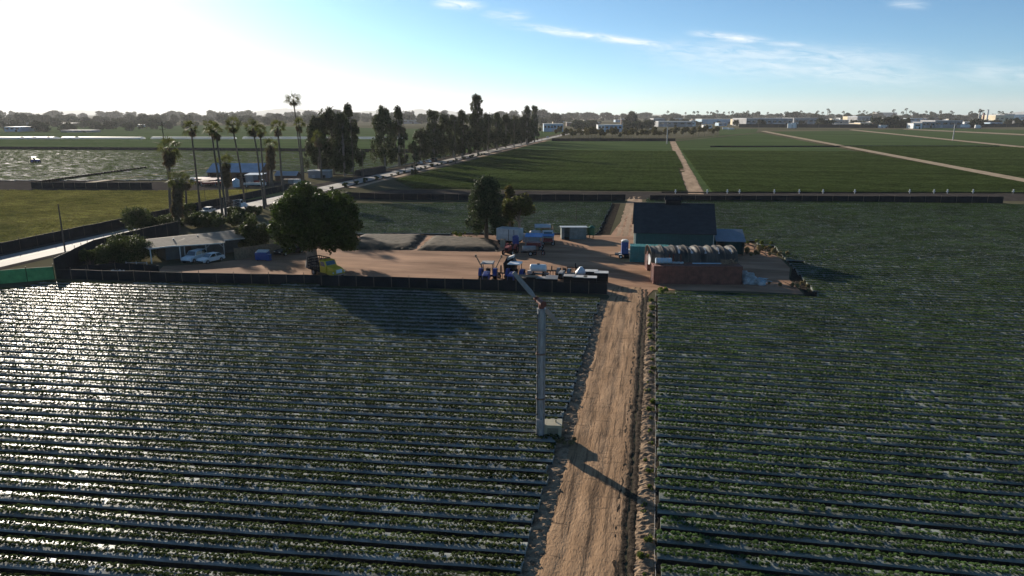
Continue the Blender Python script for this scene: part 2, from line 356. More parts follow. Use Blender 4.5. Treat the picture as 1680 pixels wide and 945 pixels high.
# ------------------------------------------------------------------ setting
def sheet(name, pts, z, m, kind='structure'):
    mb = MB(); mb.add([(p[0], p[1], z) for p in pts], [tuple(range(len(pts)))])
    if sum(pts[i][0] * pts[(i + 1) % len(pts)][1] - pts[(i + 1) % len(pts)][0] * pts[i][1] for i in range(len(pts))) < 0:
        mb.f = [tuple(reversed(f)) for f in mb.f]
    return tag(mb.build(name, m), kind=kind)
def wavy_strip(name, xl, xr, y0, y1, z, m, jit=.25, step=1.5, rows=9, dz=.05, seed=1, skew=0.):
    "track along Y with ragged edges, wheel ruts and a slight crown"
    r = random.Random(seed); mb = MB(); n = int((y1 - y0) / step); v = []
    el, er = 0, 0
    for k in range(n + 1):
        y = y0 + (y1 - y0) * k / n
        el = .6 * el + r.uniform(-jit, jit); er = .6 * er + r.uniform(-jit, jit)
        a = (xl(y) if callable(xl) else xl) + el; b = (xr(y) if callable(xr) else xr) + er
        for i in range(rows):
            t = i / (rows - 1)
            rut = -dz * (math.exp(-((t - .28) / .06) ** 2) + math.exp(-((t - .62) / .06) ** 2)) + r.uniform(-.3, .3) * dz
            zz = z + (rut if 0 < i < rows - 1 else -.03)
            v.append((a + (b - a) * t, y + skew * (a + (b - a) * t), zz))
    f = [(k * rows + i, k * rows + i + 1, (k + 1) * rows + i + 1, (k + 1) * rows + i) for k in range(n) for i in range(rows - 1)]
    mb.add(v, f, 0, None, True)
    return tag(mb.build(name, m), kind='structure')
S = 23000.
sheet('ground', [(-S, -S), (S, -S), (S, S), (-S, S)], 0.0, 'ground')

# the dirt track between the fields, its ruts, then the yard
wavy_strip('dirt_road', -4.95, -.75, 20, 96, .07, 'track', jit=.12, step=.5, rows=25, dz=.05)
wavy_strip('dirt_road', -1.2, .02, 20, 95, .075, 'darksoil', jit=.10, step=.3, rows=9, dz=.10, seed=15)
wavy_strip('dirt_road', -6.6, -2.6, 138, 207, .06, 'dirt', jit=.2, step=1.2, seed=3)
wavy_strip('dirt_road', lambda y: 10.6 + (y - 218) * .0055, lambda y: 15.2 + (y - 218) * .0055, 217, 640, .10, 'dirt', jit=.25, step=3, seed=4, dz=.03)
a0, a1 = gp(1690, 303), gp(1248, 216); b0, b1 = gp(1690, 297), gp(1256, 215.6)
sheet('dirt_road', [a0, b0, b1, a1], .5, 'fardirt')
a0, a1 = gp(1700, 246), gp(1392, 213.6); b0, b1 = gp(1700, 243.5), gp(1400, 213)
sheet('dirt_road', [a0, b0, b1, a1], .5, 'fardirt')
a0, a1 = gp(1700, 223.5), gp(1480, 212.6); b0, b1 = gp(1700, 221.5), gp(1486, 211.8)
sheet('dirt_road', [a0, b0, b1, a1], .5, 'fardirt')
yp = [(255, 449), (300, 455), (420, 458), (500, 461), (620, 466), (760, 472), (900, 478), (997, 484), (1002, 488), (1060, 488), (1072, 476), (1215, 478), (1318, 483), (1294, 458), (1296, 440), (1280, 424), (1225, 396), (1180, 388), (1042, 380), (1036, 345), (1012, 372), (1002, 386), (960, 386), (820, 385), (700, 384), (598, 385), (470, 398), (400, 425), (330, 434), (268, 437)]
sheet('yard', [gp(*p) for p in yp], .035, 'yard')
# low soil banks at the bed ends, both sides of the track
def bank(prof, seed):
    rr = random.Random(seed); mb = MB(); v = []; n = 480; m = len(prof)
    for k in range(n + 1):
        y = 20 + (72 if prof[0][0] > 0 else 68) * k / n; ph = max(0, math.sin((y + seed * .2) * 2 * math.pi / 1.5)); kk = rr.uniform(.6, 1.3)
        for x, z, a_, j in prof: v.append((x + rr.uniform(-.07, .07), y, z + a_ * ph * kk + rr.uniform(-j, j)))
    mb.add(v, [(k * m + i, k * m + i + 1, (k + 1) * m + i + 1, (k + 1) * m + i) for k in range(n) for i in range(m - 1)])
    tag(mb.build('soil_bank', 'soil'), kind='structure')
bank([(-.05, .04, 0, .03), (.12, .07, .02, .05), (.3, .10, .06, .06), (.5, .10, .09, .06), (.7, .08, .09, .06), (.9, .04, .05, .04), (1.1, .0, .02, .01)], 5)
bank([(-6.1, 0, 0, .01), (-5.85, .05, .05, .04), (-5.6, .08, .08, .06), (-5.4, .10, .07, .06), (-5.2, .08, .05, .05), (-5.0, .05, 0, .04), (-4.8, .02, 0, .02)], 6)
pm = MB(); r_ = random.Random(2); pm.tube([(1.02 + r_.uniform(-.05, .05), 21 + k * 1.5, .12 + r_.uniform(-.07, .05)) for k in range(49)], .016, 5)
tag(pm.build('drip_pipe', 'greytray'), 'thin pale irrigation pipe along the bed ends, right of the dirt track', 'pipe')

# paved farm road, its verge, painted centre line, and the service lane beyond the barn
sheet('road_verge', [(-111, 55), (-96.5, 55), (-96.5, 640), (-111, 640)], .03, 'lane')
sheet('road', [(-105.6, 40), (-98.2, 40), (-98.2, 1250), (-105.6, 1250)], .06, 'asphalt')
sheet('road_line', [(-102.0, 40), (-101.85, 40), (-101.85, 1250), (-102.0, 1250)], .075, 'paint')
wavy_strip('dirt_road', -96.2, -93.2, 215, 640, .08, 'dirt', jit=.2, step=4, seed=9, dz=.03)
wavy_strip('dirt_road', -189.5, -186.5, 206, 400, .42, 'fardirt', jit=.2, step=4, seed=11, dz=.02)
sheet('service_lane', [gp(560, 322), gp(1030, 327), gp(1700, 330), gp(1700, 318.5), gp(1100, 315.5), gp(640, 311.5)], .05, 'lane')
sheet('field_path', [gp(-60, 312.5), gp(330, 314), gp(520, 300), gp(-60, 296.5)], .045, 'lane')

# ------------------------------------------------------------------ crop fields
def inside(p, poly):
    x, y = p; c = False; n = len(poly)
    for i in range(n):
        x0, y0 = poly[i][0], poly[i][1]; x1, y1 = poly[i - 1][0], poly[i - 1][1]
        if (y0 > y) != (y1 > y) and x < (x1 - x0) * (y - y0) / (y1 - y0) + x0: c = not c
    return c
SEG = 2.56
PROTO = bpy.data.collections.new('crop_prototypes')          # never linked: only instanced
def proto_set(key, m, nvar, nrows, nleaf, lsize, rad, hgt, miss, spacing=.32, seed=0):
    "rosettes of three-part leaves along a piece of bed"
    g = np.random.default_rng(seed); col = bpy.data.collections.new(key); PROTO.children.link(col)
    for k in range(nvar):
        V = []
        offs = [(-.21, 0.), (.21, .5)] if nrows == 2 else [(0, 0.)]
        for oy, ph in offs:
            n = int(SEG / spacing)
            for i in range(n):
                if g.random() < miss * (1 + 4 * (k == nvar - 1)): continue
                px = (i + ph * .5 + .25) * spacing + g.normal(0, .014) - SEG / 2; py = oy + g.normal(0, .015); s = g.uniform(.82, 1.15)
                for q in range(nleaf):
                    a = g.uniform(0, 2 * np.pi); rr_ = rad * s * np.sqrt(g.uniform(.02, 1)); zz = hgt * s * (1 - .55 * (rr_ / rad / s) ** 2) * g.uniform(.55, 1.05)
                    c = np.array([px + rr_ * np.cos(a), py + rr_ * np.sin(a), zz])
                    tilt = g.uniform(.1, .9); az_ = a + g.normal(0, .7)
                    d = np.array([np.cos(az_) * np.cos(tilt), np.sin(az_) * np.cos(tilt), -np.sin(tilt) * .7 + .25]); d /= np.linalg.norm(d)
                    u = np.cross(d, [0, 0, 1]); u /= np.linalg.norm(u) + 1e-6
                    up = np.cross(u, d); l = lsize * s * g.uniform(.75, 1.25)
                    V += [c - d * l, c + u * l * .85 + up * l * .25, c + d * l, c - u * l * .85 + up * l * .25]
        me = np_mesh('crop_piece', np.array(V), 4, [m])
        o = bpy.data.objects.new('crop_piece', me); col.objects.link(o)
    return col
def scatter(name, pts, col, label, cat):
    "instances of a prototype set on a cloud of points (x, y, z, rot, scale)"
    a = np.array(pts, dtype=np.float32)
    me = bpy.data.meshes.new(name); me.vertices.add(len(a)); me.vertices.foreach_set('co', a[:, :3].ravel())
    for nm, i in (('rot', 3), ('scl', 4)):
        at_ = me.attributes.new(nm, 'FLOAT', 'POINT'); at_.data.foreach_set('value', np.ascontiguousarray(a[:, i]))
    o = bpy.data.objects.new(name, me); C.objects.link(o)
    ng = bpy.data.node_groups.new(name + '_nodes', 'GeometryNodeTree')
    ng.interface.new_socket('Geometry', in_out='INPUT', socket_type='NodeSocketGeometry'); ng.interface.new_socket('Geometry', in_out='OUTPUT', socket_type='NodeSocketGeometry')
    n = ng.nodes; l = ng.links
    gi, go = n.new('NodeGroupInput'), n.new('NodeGroupOutput'); m2p = n.new('GeometryNodeMeshToPoints'); iop = n.new('GeometryNodeInstanceOnPoints')
    ci = n.new('GeometryNodeCollectionInfo'); ci.inputs['Collection'].default_value = col; ci.inputs['Separate Children'].default_value = True; ci.inputs['Reset Children'].default_value = True
    def attr(nm):
        x = n.new('GeometryNodeInputNamedAttribute'); x.data_type = 'FLOAT'; x.inputs['Name'].default_value = nm; return x.outputs[0]
    cx_ = n.new('ShaderNodeCombineXYZ'); l.new(attr('rot'), cx_.inputs[2])
    sx_ = n.new('ShaderNodeCombineXYZ'); sa = attr('scl'); sx_.inputs[0].default_value = 1
    l.new(sa, sx_.inputs[1]); l.new(sa, sx_.inputs[2])
    iop.inputs['Pick Instance'].default_value = True
    l.new(gi.outputs[0], m2p.inputs[0]); l.new(m2p.outputs[0], iop.inputs['Points']); l.new(ci.outputs[0], iop.inputs['Instance'])
    l.new(cx_.outputs[0], iop.inputs['Rotation']); l.new(sx_.outputs[0], iop.inputs['Scale']); l.new(iop.outputs[0], go.inputs[0])
    md = o.modifiers.new('scatter', 'NODES'); md.node_group = ng
    return tag(o, label, cat, None, 'stuff')
BED = [(-.54, 0.), (-.51, .20), (-.43, .285), (-.18, .315), (.18, .315), (.43, .285), (.51, .20), (.54, 0.)]
def field(bedname, poly, slope, pitch, m, col, label, y0, y1, x0, x1, hgt=1., density=1., seed=1, bedmat=True, crown=.30, scl=(.85, 1.2), zoff=0.02, gap=0.):
    r = random.Random(seed); pts = []; mb = MB(); nb = len(BED)
    ang = math.atan(slope); ca = math.cos(ang); y = y0
    while y < y1:
        run = []
        nx = int((x1 - x0) / SEG)
        def flush():
            if bedmat and len(run) > 1:
                v = []
                for j, (X, Y) in enumerate(run):
                    jz = r.uniform(-.015, .015); jy = r.uniform(-.02, .02)
                    for (by, bz) in BED: v.append((X, Y + by + jy, zoff + bz * hgt + (jz if bz > .1 else 0)))
                f = [(j * nb + i, (j + 1) * nb + i, (j + 1) * nb + i + 1, j * nb + i + 1) for j in range(len(run) - 1) for i in range(nb - 1)]
                f += [tuple(range(nb)), tuple((len(run) - 1) * nb + i for i in reversed(range(nb)))]
                mb.add(v, [tuple(reversed(q)) for q in f], 0, None, False)
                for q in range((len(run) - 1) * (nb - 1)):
                    if q % (nb - 1) in (0, nb - 2): mb.mi[len(mb.mi) - len(f) + q] = 1  # lower bed sides get the near-black furrow colour: shade painted over the film
            run.clear()
        je = r.uniform(.0, .35) * (-1 if x1 <= 0 else 1)
        for k in range(nx + 1):
            X = x1 - k * SEG + je if x1 <= 0 else x0 + k * SEG + je
            Y = y + slope * X
            if inside((X, Y), poly):
                sgn = -1 if x1 <= 0 else 1
                run.append((X, Y))
                if r.random() < density:
                    Xc = X + sgn * SEG / 2
                    pts.append((Xc, Y + slope * sgn * SEG / 2, zoff + crown * hgt, ang + (math.pi if r.random() < .5 else 0), r.uniform(*scl)))
            else:
                if run: run.append((X, Y))
                flush()
        flush(); y += pitch
    if bedmat:
        for i, fc in enumerate(mb.sm): pass
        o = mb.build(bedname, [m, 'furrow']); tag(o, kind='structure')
    r.shuffle(pts)
    if pts: scatter('strawberry_plants' if 'straw' in label else 'crop_plants', pts, col, label, 'crop plants')
    return len(pts)
near = proto_set('straw_near', 'plant', 11, 2, 21, .078, .150, .185, .022, seed=1)
nearR = proto_set('straw_right', 'plantR', 11, 2, 21, .078, .152, .18, .035, seed=2)
sparse = proto_set('straw_sparse', 'crop', 6, 2, 18, .075, .18, .30, .10, seed=3)
dense = proto_set('dense_crop', 'crop', 6, 1, 34, .14, .48, .34, .0, seed=4)
yell = proto_set('yellow_crop', 'cropY', 6, 1, 16, .13, .34, .22, .05, seed=5)
PA = [(-5.7, 22), (-5.7, 88.6), gp(500, 470), gp(300, 468), gp(180, 466), gp(95, 464), gp(0, 482), (-112, 68), (-95, 22)]
sheet('field_soil_shaded', PA, .012, 'furrow')  # sheet under the beds, its soil darkened to carry the furrow shade
field('field', PA, .072, 1.5, 'plastic', near, 'rows of strawberry plants on silver mulch left of the dirt track', 22, 98, -115, -5.7, seed=2)
PB = [(1.0, 22), (1.0, 92.2), gp(1100, 483), gp(1190, 485), gp(1322, 489), gp(1318, 478), gp(1296, 458), gp(1300, 440), gp(1284, 422), gp(1232, 398), gp(1175, 392), (-1.6, 140), (-1.6, 200), gp(1660, 337), (125, 212), (135, 60), (60, 22)]
sheet('field_soil_shaded', PB, .012, 'furrow')
field('field', PB, .012, 1.5, 'plasticR', nearR, 'rows of strawberry plants on grey mulch right of the dirt track', 21, 213, 1.0, 135, seed=3)
field('field', [(-1.6, 140), (-1.6, 203), (1, 203), (1, 140)], .012, 1.5, 'plasticR', nearR, 'strawberry plants on bed ends behind the green barn', 140, 203, -1.6, 1.0, seed=31)
PC = [gp(560, 336), gp(1018, 334), gp(1000, 385), gp(590, 386), (-78, 120), (-84, 180)]
sheet('field_soil_shaded', PC, .012, 'furrow')
field('field', PC, .10, 1.5, 'plasticR', nearR, 'rows of strawberry plants behind the yard, in front of the black barrier', 110, 205, -90, -7.4, seed=4, scl=(.85, 1.1))
PF = [(-111, 62), (-111.5, 150), gp(436, 324), gp(560, 308), gp(300, 314), gp(0, 313), (-330, 190), (-330, 62)]
sheet('field', PF, .04, 'cropYs')
field('field', PF, -.02, 1.2, None, yell, 'low yellow green crop in rows beyond the paved road', 50, 200, -330, -110, seed=5, bedmat=False, crown=.1)
PG = [gp(-150, 297), gp(150, 297.5), gp(300, 296), gp(430, 280), (-113, 260), (-113, 408), gp(0, 243.5), (-560, 425), (-480, 205)]
field('field', PG, -.05, 1.5, 'plasticF', sparse, 'sparse strawberry plants on glinting mulch far left of the road', 178, 408, -600, -113, seed=6, scl=(.5, 1.5), density=.88)
PD = [gp(676, 309.5), gp(1122, 314.5), (12.6, 660), (-91, 660), (-91, 245)]
sheet('field', PD, .06, 'cropsheet')
field('field', PD, .06, 1.5, None, dense, 'dense green crop between the tree lined road and the far dirt track', 205, 470, -95, 13, seed=7, bedmat=False, crown=.06)
PE = [gp(1156, 315.5), gp(1720, 317), gp(1700, 306), gp(1248, 218), (16.6, 640)]
sheet('field', PE, .06, 'cropsheet')
field('field', PE, .06, 1.5, None, dense, 'dense green crop right of the far dirt track', 200, 480, 15, 190, seed=8, bedmat=False, crown=.06)
PE2 = [gp(1258, 216), gp(1720, 302), gp(1720, 247), gp(1394, 214.2)]
sheet('field', PE2, .06, 'cropsheet')
field('field', PE2, .06, 2.2, None, dense, 'dense green crop between two pale tracks at far right', 255, 560, 100, 290, seed=9, bedmat=False, crown=.06, scl=(1.1, 1.5))
sheet('field', [gp(1402, 213.3), gp(1720, 243.5), gp(1720, 225), gp(1480, 213)], .06, 'cropsheet')
sheet('field', [gp(1490, 212), gp(1720, 221.5), gp(1720, 214), gp(1480, 209)], .06, 'cropsheet')
sheet('field', [gp(1110, 230), gp(1240, 217.5), gp(1244, 211.5), gp(1180, 212), gp(1180, 222), gp(1112, 229)], .09, 'cropsheet')
sheet('field', [(-113, 416), (-113, 980), gp(380, 206), gp(0, 206), gp(-200, 208), gp(-200, 243), gp(0, 243)], .05, 'cropsheet')
# ------------------------------------------------------------------ vegetation
def leaf_quads(P, size, g, up=.35, elong=1.5, outward=None):
    n = len(P); nrm = g.normal(size=(n, 3))
    if outward is not None: nrm = nrm * .8 + outward * .9
    nrm[:, 2] += up; nrm /= np.linalg.norm(nrm, axis=1)[:, None] + 1e-9
    t = g.normal(size=(n, 3)); u = np.cross(nrm, t); u /= np.linalg.norm(u, axis=1)[:, None] + 1e-9; v = np.cross(nrm, u)
    s = size * g.uniform(.6, 1.3, (n, 1))
    q = np.stack([P - u * s * elong, P + v * s * .75, P + u * s * elong, P - v * s * .75], axis=1)
    return q.reshape(-1, 3)
def clump_points(clumps, n, g, shell=.55):
    "points in a set of ellipsoid clumps (x, y, z, rx, ry, rz), denser at the outside"
    c = np.array(clumps); wgt = (c[:, 3] * c[:, 4] * c[:, 5]) ** .67; k = g.choice(len(c), n, p=wgt / wgt.sum())
    d = g.normal(size=(n, 3)); d /= np.linalg.norm(d, axis=1)[:, None]
    r = shell + (1 - shell) * g.random((n, 1)); r *= g.uniform(.85, 1.12, (n, 1))
    return c[k, :3] + d * r * c[k, 3:6], d
def crown_mesh(clumps, n, size, m, seed, up=.35, elong=1.5, shell=.5):
    g = np.random.default_rng(seed); P, d = clump_points(clumps, n, g, shell)
    return np_mesh('crown', leaf_quads(P, size, g, up, elong, d), 4, [m])
def part(name, me, parent):
    o = bpy.data.objects.new(name, me); C.objects.link(o); o.parent = parent; return o
def limbs(mb, base, tips, r0, g, kink=.12):
    for t in tips:
        b = Vector(base); t = Vector(t); mid = b.lerp(t, .5) + Vector(g.normal(0, kink, 3)) * (t - b).length * .5
        mb.tube([b, mid, t], [r0, r0 * .6, r0 * .2], 6)
def tree(name, label, cat, loc, clumps, nleaf, lsize, leafm, barkm, trunk_r, trunk_h, seed, group=None, elong=1.5, up=.35, lean=(0, 0), shell=.5):
    g = np.random.default_rng(seed); t = thing(name, label, cat, loc, 0, group)
    mb = MB(); top = Vector((lean[0], lean[1], trunk_h))
    pts = [Vector((0, 0, -.1)), Vector((lean[0] * .15 + g.normal(0, .03) * trunk_h * .2, lean[1] * .15, trunk_h * .33)), Vector((lean[0] * .6, lean[1] * .6 + g.normal(0, .02) * trunk_h, trunk_h * .7)), top]
    mb.tube(pts, [trunk_r * 1.35, trunk_r, trunk_r * .75, trunk_r * .45], 9)
    idx = g.choice(len(clumps), min(9, len(clumps)), replace=False)
    limbs(mb, pts[2], [clumps[i][:3] for i in idx], trunk_r * .5, g)
    mb.build('trunk', barkm, t)
    part('crown', crown_mesh(clumps, nleaf, lsize, leafm, seed, up, elong, shell), t)
    return t
def ball_clumps(c, R_, n, rc, g, zmin=-1., flat=1., jitter=.12):
    out_ = []
    for _ in range(n):
        while True:
            d = g.normal(size=3); d /= np.linalg.norm(d)
            if d[2] > zmin: break
        k = g.uniform(.35, 1.) ** .5 * (1 + g.normal(0, jitter))
        r = rc * g.uniform(.7, 1.3)
        out_.append((c[0] + d[0] * (R_[0] - rc * .6) * k, c[1] + d[1] * (R_[1] - rc * .6) * k, c[2] + d[2] * (R_[2] - rc * .6) * k, r, r, r * flat))
    return out_
G_ = np.random.default_rng(11)
# --- the big clipped ficus in the yard
b = gp(513, 438)
tree('ficus_tree', 'huge dense round dark green ficus over the yellow truck in the yard', 'tree', b,
     ball_clumps((.1, 1.2, 6.95), (8.0, 7.2, 5.75), 110, 1.35, G_, zmin=-.85, jitter=.04) + ball_clumps((0, 1.2, 6.9), (6.6, 6.2, 4.4), 36, 2.0, G_, zmin=-.7), 64000, .16, 'ficus', 'palebark', .85, 5.0, 21, shell=.6)
b = gp(416, 412)
tree('bushy_tree', 'small bushy grey green tree between the house roof and the big ficus', 'tree', b,
     ball_clumps((0, 0, 3.0), (3.0, 2.6, 2.6), 26, .95, G_, zmin=-.8), 7000, .15, 'bush', 'bark', .22, 2.6, 22)
# --- trees behind the yard
def cone_clumps(h, r, n, g, z0=.12, rc=.16, power=.8, bulge=.35):
    out_ = []
    for _ in range(n):
        t = g.random() ** .85; z = h * (z0 + (1 - z0) * t); prof = r * (min(1, (t + .12) / bulge) if t < bulge else (1 - (t - bulge) / (1 - bulge)) ** power) 
        a = g.uniform(0, 2 * np.pi); k = g.uniform(.2, 1.) ** .5 * prof
        s = rc * r * g.uniform(.7, 1.6) * 1.4
        out_.append((k * np.cos(a), k * np.sin(a), z, s, s, s * 1.25))
    return out_
b = gp(798, 392)
tree('conifer', 'dark ragged conifer with a leaning pointed crown behind the yard', 'tree', b, cone_clumps(11.0, 3.9, 58, G_, z0=.10, rc=.20, power=.6, bulge=.30), 12000, .16, 'conif', 'bark', .32, 10, 23, elong=2.0)
b = gp(852, 390)
tree('pepper_tree', 'rusty brown round topped tree behind the white trailer', 'tree', b, ball_clumps((0, 0, 5.6), (3.2, 3.0, 3.0), 34, .9, G_, zmin=-.75), 8500, .15, 'rust', 'palebark', .30, 4.2, 24)
b = gp(836, 383)
tree('pepper_tree', 'slim yellow green tree squeezed between conifer and rusty brown tree', 'tree', b, cone_clumps(9.0, 1.9, 24, G_, z0=.15, rc=.22), 4000, .15, 'olive', 'bark', .2, 6, 25)
# --- gums along the paved road
def gum_clumps(h, r, n, g, z0=.16, top=.5):
    out_ = []
    for _ in range(n):
        t = g.random(); z = h * (z0 + (1 - z0) * t)
        prof = r * (.75 + .35 * math.sin(math.pi * min(1, t * 1.15))) * (1 - top * t ** 2.2)
        a = g.uniform(0, 2 * np.pi); k = g.uniform(.1, 1.) ** .5 * prof * g.uniform(.75, 1.25); s = r * g.uniform(.14, .36)
        out_.append((k * np.cos(a), k * np.sin(a), z, s, s, s * 1.35))
    return out_
def make_gum(seed, h, r, n, nleaf, top, z0=.16):
    g = np.random.default_rng(seed)
    return tree('gum_tree', 'gum', 'tree', (0, 0, 0), gum_clumps(h, r, n, g, z0, top), nleaf, .30, 'eucal', 'palebark', .42, h * .86, seed, elong=1.7)
gums = [make_gum(31, 24, 6.4, 60, 9000, .62, .10), make_gum(32, 24, 5.6, 50, 8000, .72, .08), make_gum(33, 24, 7.2, 66, 9500, .45, .10), make_gum(34, 24, 4.4, 42, 6500, .85, .10)]
GUMH = 24.
rowg = 'gum trees along the paved road'
spots = [  # base x, base y, top y (photo pixels), variant, sideways scale, label
    (524, 289, 196, 0, .85, 'dense dark gum tree just right of the shaggy palms'),
    (548, 287, 182, 2, .85, 'tallest bushy gum of the first clump beside the palms'),
    (566, 289, 188, 1, .95, 'broad gum in the first clump, behind the roadside utility pole'),
    (577, 284, 178, 3, 1.1, 'slim gum at the right edge of the first clump'),
    (632, 277, 180, 0, .8, 'gum with a long bare trunk standing alone past the first clump'),
    (655, 273, 181, 3, 1.1, 'slender gum with a ragged top touching the solitary gum'),
    (712, 264, 183, 1, 1.0, 'broad gum at the near end of the long roadside row'),
    (728, 262, 190, 2, .6, 'gum second from the near end of the long roadside row'),
    (744, 259, 193, 0, .75, 'squat gum in the near half of the long roadside row'),
    (758, 257, 186, 3, 1.2, 'slim dark gum just left of the tallest gum of the row'),
    (784, 252, 158, 1, .85, 'tallest gum of the long roadside row with a spire top'),
    (800, 249, 188, 2, .62, 'gum leaning against the right side of the tallest gum'),
    (815, 246, 187, 1, .9, 'round topped gum past the tallest gum of the row'),
    (830, 243, 190, 0, .7, 'low gum in the middle of the far half of the row'),
    (843, 240, 192, 2, .6, 'bushy low gum near the far end of the row'),
    (855, 237, 193, 1, .8, 'small dark gum just before the pair that ends the row'),
    (864, 236, 178, 3, 1.0, 'left gum of the tall pair that ends the row'),
    (877, 233, 175, 1, .72, 'right gum of the tall pair that ends the row')]
for i, (bx, by, ty, v, sx, lab) in enumerate(spots):
    b = gp(bx, by); h = hz(bx, ty, b.y); s = h / GUMH
    if i >= 6: sx *= 1.25
    dup(gums[v], b, i * 1.7, (s * sx * 1.0, s * sx * 1.0, s), lab, rowg)
for x_, y_, v, h_ in ((-108, 395, 2, 17), (-109, 460, 0, 19), (-108, 530, 1, 18), (-109, 585, 2, 18), (-107, 430, 3, 16), (-109, 330, 2, 15), (-110, 356, 0, 16), (-108, 490, 2, 18), (-109, 560, 0, 18), (-108, 615, 2, 19)):
    dup(gums[v], (x_, y_, 0), h_, h_ / GUMH, 'half hidden gum filling the roadside row from behind', rowg)
for gm in gums: drop(gm)
# --- slim dark cypress by the road and other shrubs
b = gp(681, 286)
tree('cypress', 'narrow dark cypress at the edge of the paved road beyond the ficus', 'tree', b, cone_clumps(hz(681, 232, b.y), 1.3, 30, G_, z0=.02, rc=.34, bulge=.2), 2600, .20, 'conif', 'bark', .2, 8, 26)
def bush(name, label, px, py, r, h, m, n, seed, cat='shrub', group=None, ls=.12):
    g = np.random.default_rng(seed); t = thing(name, label, cat, gp(px, py), 0, group)
    cl = ball_clumps((0, 0, h * .5), (r, r * .8, h * .52), max(8, int(n / 260)), min(r, h) * .3, g, zmin=-.8)
    part('foliage', crown_mesh(cl, n, ls, m, seed), t)
    mb = MB()
    for k in range(5):
        a = k * 1.26; mb.tube([(0, 0, 0), (r * .2 * math.cos(a), r * .2 * math.sin(a), h * .3), (r * .5 * math.cos(a), r * .4 * math.sin(a), h * .7)], [.06, .05, .02], 5)
    mb.build('stems', 'bark', t); return t
bush('shrub', 'large dark rounded shrub left of the house carport roof', 212, 431, 4.6, 4.4, 'bush', 8000, 41)
bush('shrub', 'dark shrub in front of the tall screen, beside the large one', 180, 432, 3.0, 3.2, 'bush', 4500, 42)
bush('shrub', 'bushy dark tree shaped shrub across the house, by the paved road', 232, 383, 4.0, 5.4, 'bush', 6500, 43)
bush('shrub', 'low dark shrub between the house roof and the shaggy palm', 262, 383, 3.4, 3.2, 'bush', 4000, 44)
bush('shrub', 'dark shrub behind the house ridge under the slim palms', 332, 372, 4.2, 3.0, 'bush', 5000, 45)
bush('shrub', 'dark shrub at the right end behind the house ridge', 362, 374, 3.2, 2.6, 'bush', 4000, 46)
bush('shrub', 'dark upright shrub at the foot of the short shaggy palm', 310, 360, 2.2, 3.6, 'bush', 3500, 47)
bush('shrub', 'shrub at the lower left edge of the small bushy tree', 398, 411, 2.0, 2.2, 'bush', 2500, 48)
for k, (px, py, r_, h_, lab) in enumerate([(345, 366, 3.4, 2.8, 'dark shrub between road and house under the closest palm pair'), (385, 358, 3.0, 2.4, 'dark shrub at the road edge right of the closest palm pair'), (400, 372, 3.2, 3.0, 'dark shrub behind the small bushy tree by the road'), (285, 372, 2.6, 3.0, 'dark shrub at the foot of the shaggy palm by the house ridge'), (418, 352, 2.6, 2.0, 'low dark shrub near the road left of the big ficus'), (150, 436, 2.6, 2.4, 'dark shrub filling the left end of the screened lot')]):
    bush('shrub', lab, px, py, r_, h_, 'bush', 3600, 90 + k)
bush('weed_clump', 'bright green weed clump at the corner of the red container', 1087, 482, .9, .9, 'weed', 1400, 49, 'weeds', ls=.07)
bush('weed_clump', 'bright green weeds between white trailer and tractors behind the yard', 868, 388, 1.5, 1.1, 'weed', 1500, 50, 'weeds', ls=.09)
bush('weed_clump', 'long patch of green weeds right of the lean-to shed', 1238, 405, 4.6, .9, 'weed', 3600, 51, 'weeds', ls=.09)
bush('weed_clump', 'brown dry weeds heaped right of the lean-to shed', 1255, 416, 5.0, 1.1, 'drygrass', 4200, 52, 'weeds', ls=.10)
bush('weed_clump', 'dry weeds on the sunlit patch right of the film heap', 1302, 470, 3.2, .7, 'drygrass', 2200, 53, 'weeds', ls=.09)
bush('weed_clump', 'green weeds along the foot of the conifer', 766, 390, 4.0, .9, 'weed', 2400, 54, 'weeds', ls=.09)
bush('weed_clump', 'low weeds beside the wind machine engine box', 924, 727, .95, .45, 'drygrass', 900, 55, 'weeds', ls=.05)
for k, (px, py, r_, h_) in enumerate([(1069, 496, .35, .5), (1068, 508, .4, .6), (1067, 520, .35, .5), (1067, 534, .3, .4), (1066, 548, .3, .45)]):
    bush('weed_clump', 'small yellow green weed on the bank at the field end, right of the dirt track', px, py, r_, h_, 'weed', 260, 60 + k, 'weeds', 'weeds on the soil bank', .06)
wb_ = bush('weed_clump', 'x', 1067, 560, .28, .32, 'weed', 200, 85, 'weeds', 'weeds along the track edge', .06)
for k in range(34):
    dup(wb_, (.55 + rnd.uniform(-.25, .35), 24 + k * 2.0 + rnd.uniform(-.8, .8), .08), k * 1.3, rnd.uniform(.5, 1.25), 'little green weed tuft dotted along the soil bank, right edge of the dirt track')
drop(wb_)
# roadside scrub along the near edge of the paved road
sc_b = bush('roadside_shrub', 'x', 700, 285, 1.0, 1.3, 'bush', 420, 70, 'shrub', 'scrub along the paved road edge', .16)
for k in range(26):
    y_ = 200 + k * 8.5 + rnd.uniform(-2, 2)
    dup(sc_b, (-97.4 + rnd.uniform(-.4, .4), y_, 0), k, rnd.uniform(.6, 1.2), 'small dark scrub bush in the line along the edge of the paved road')
drop(sc_b)

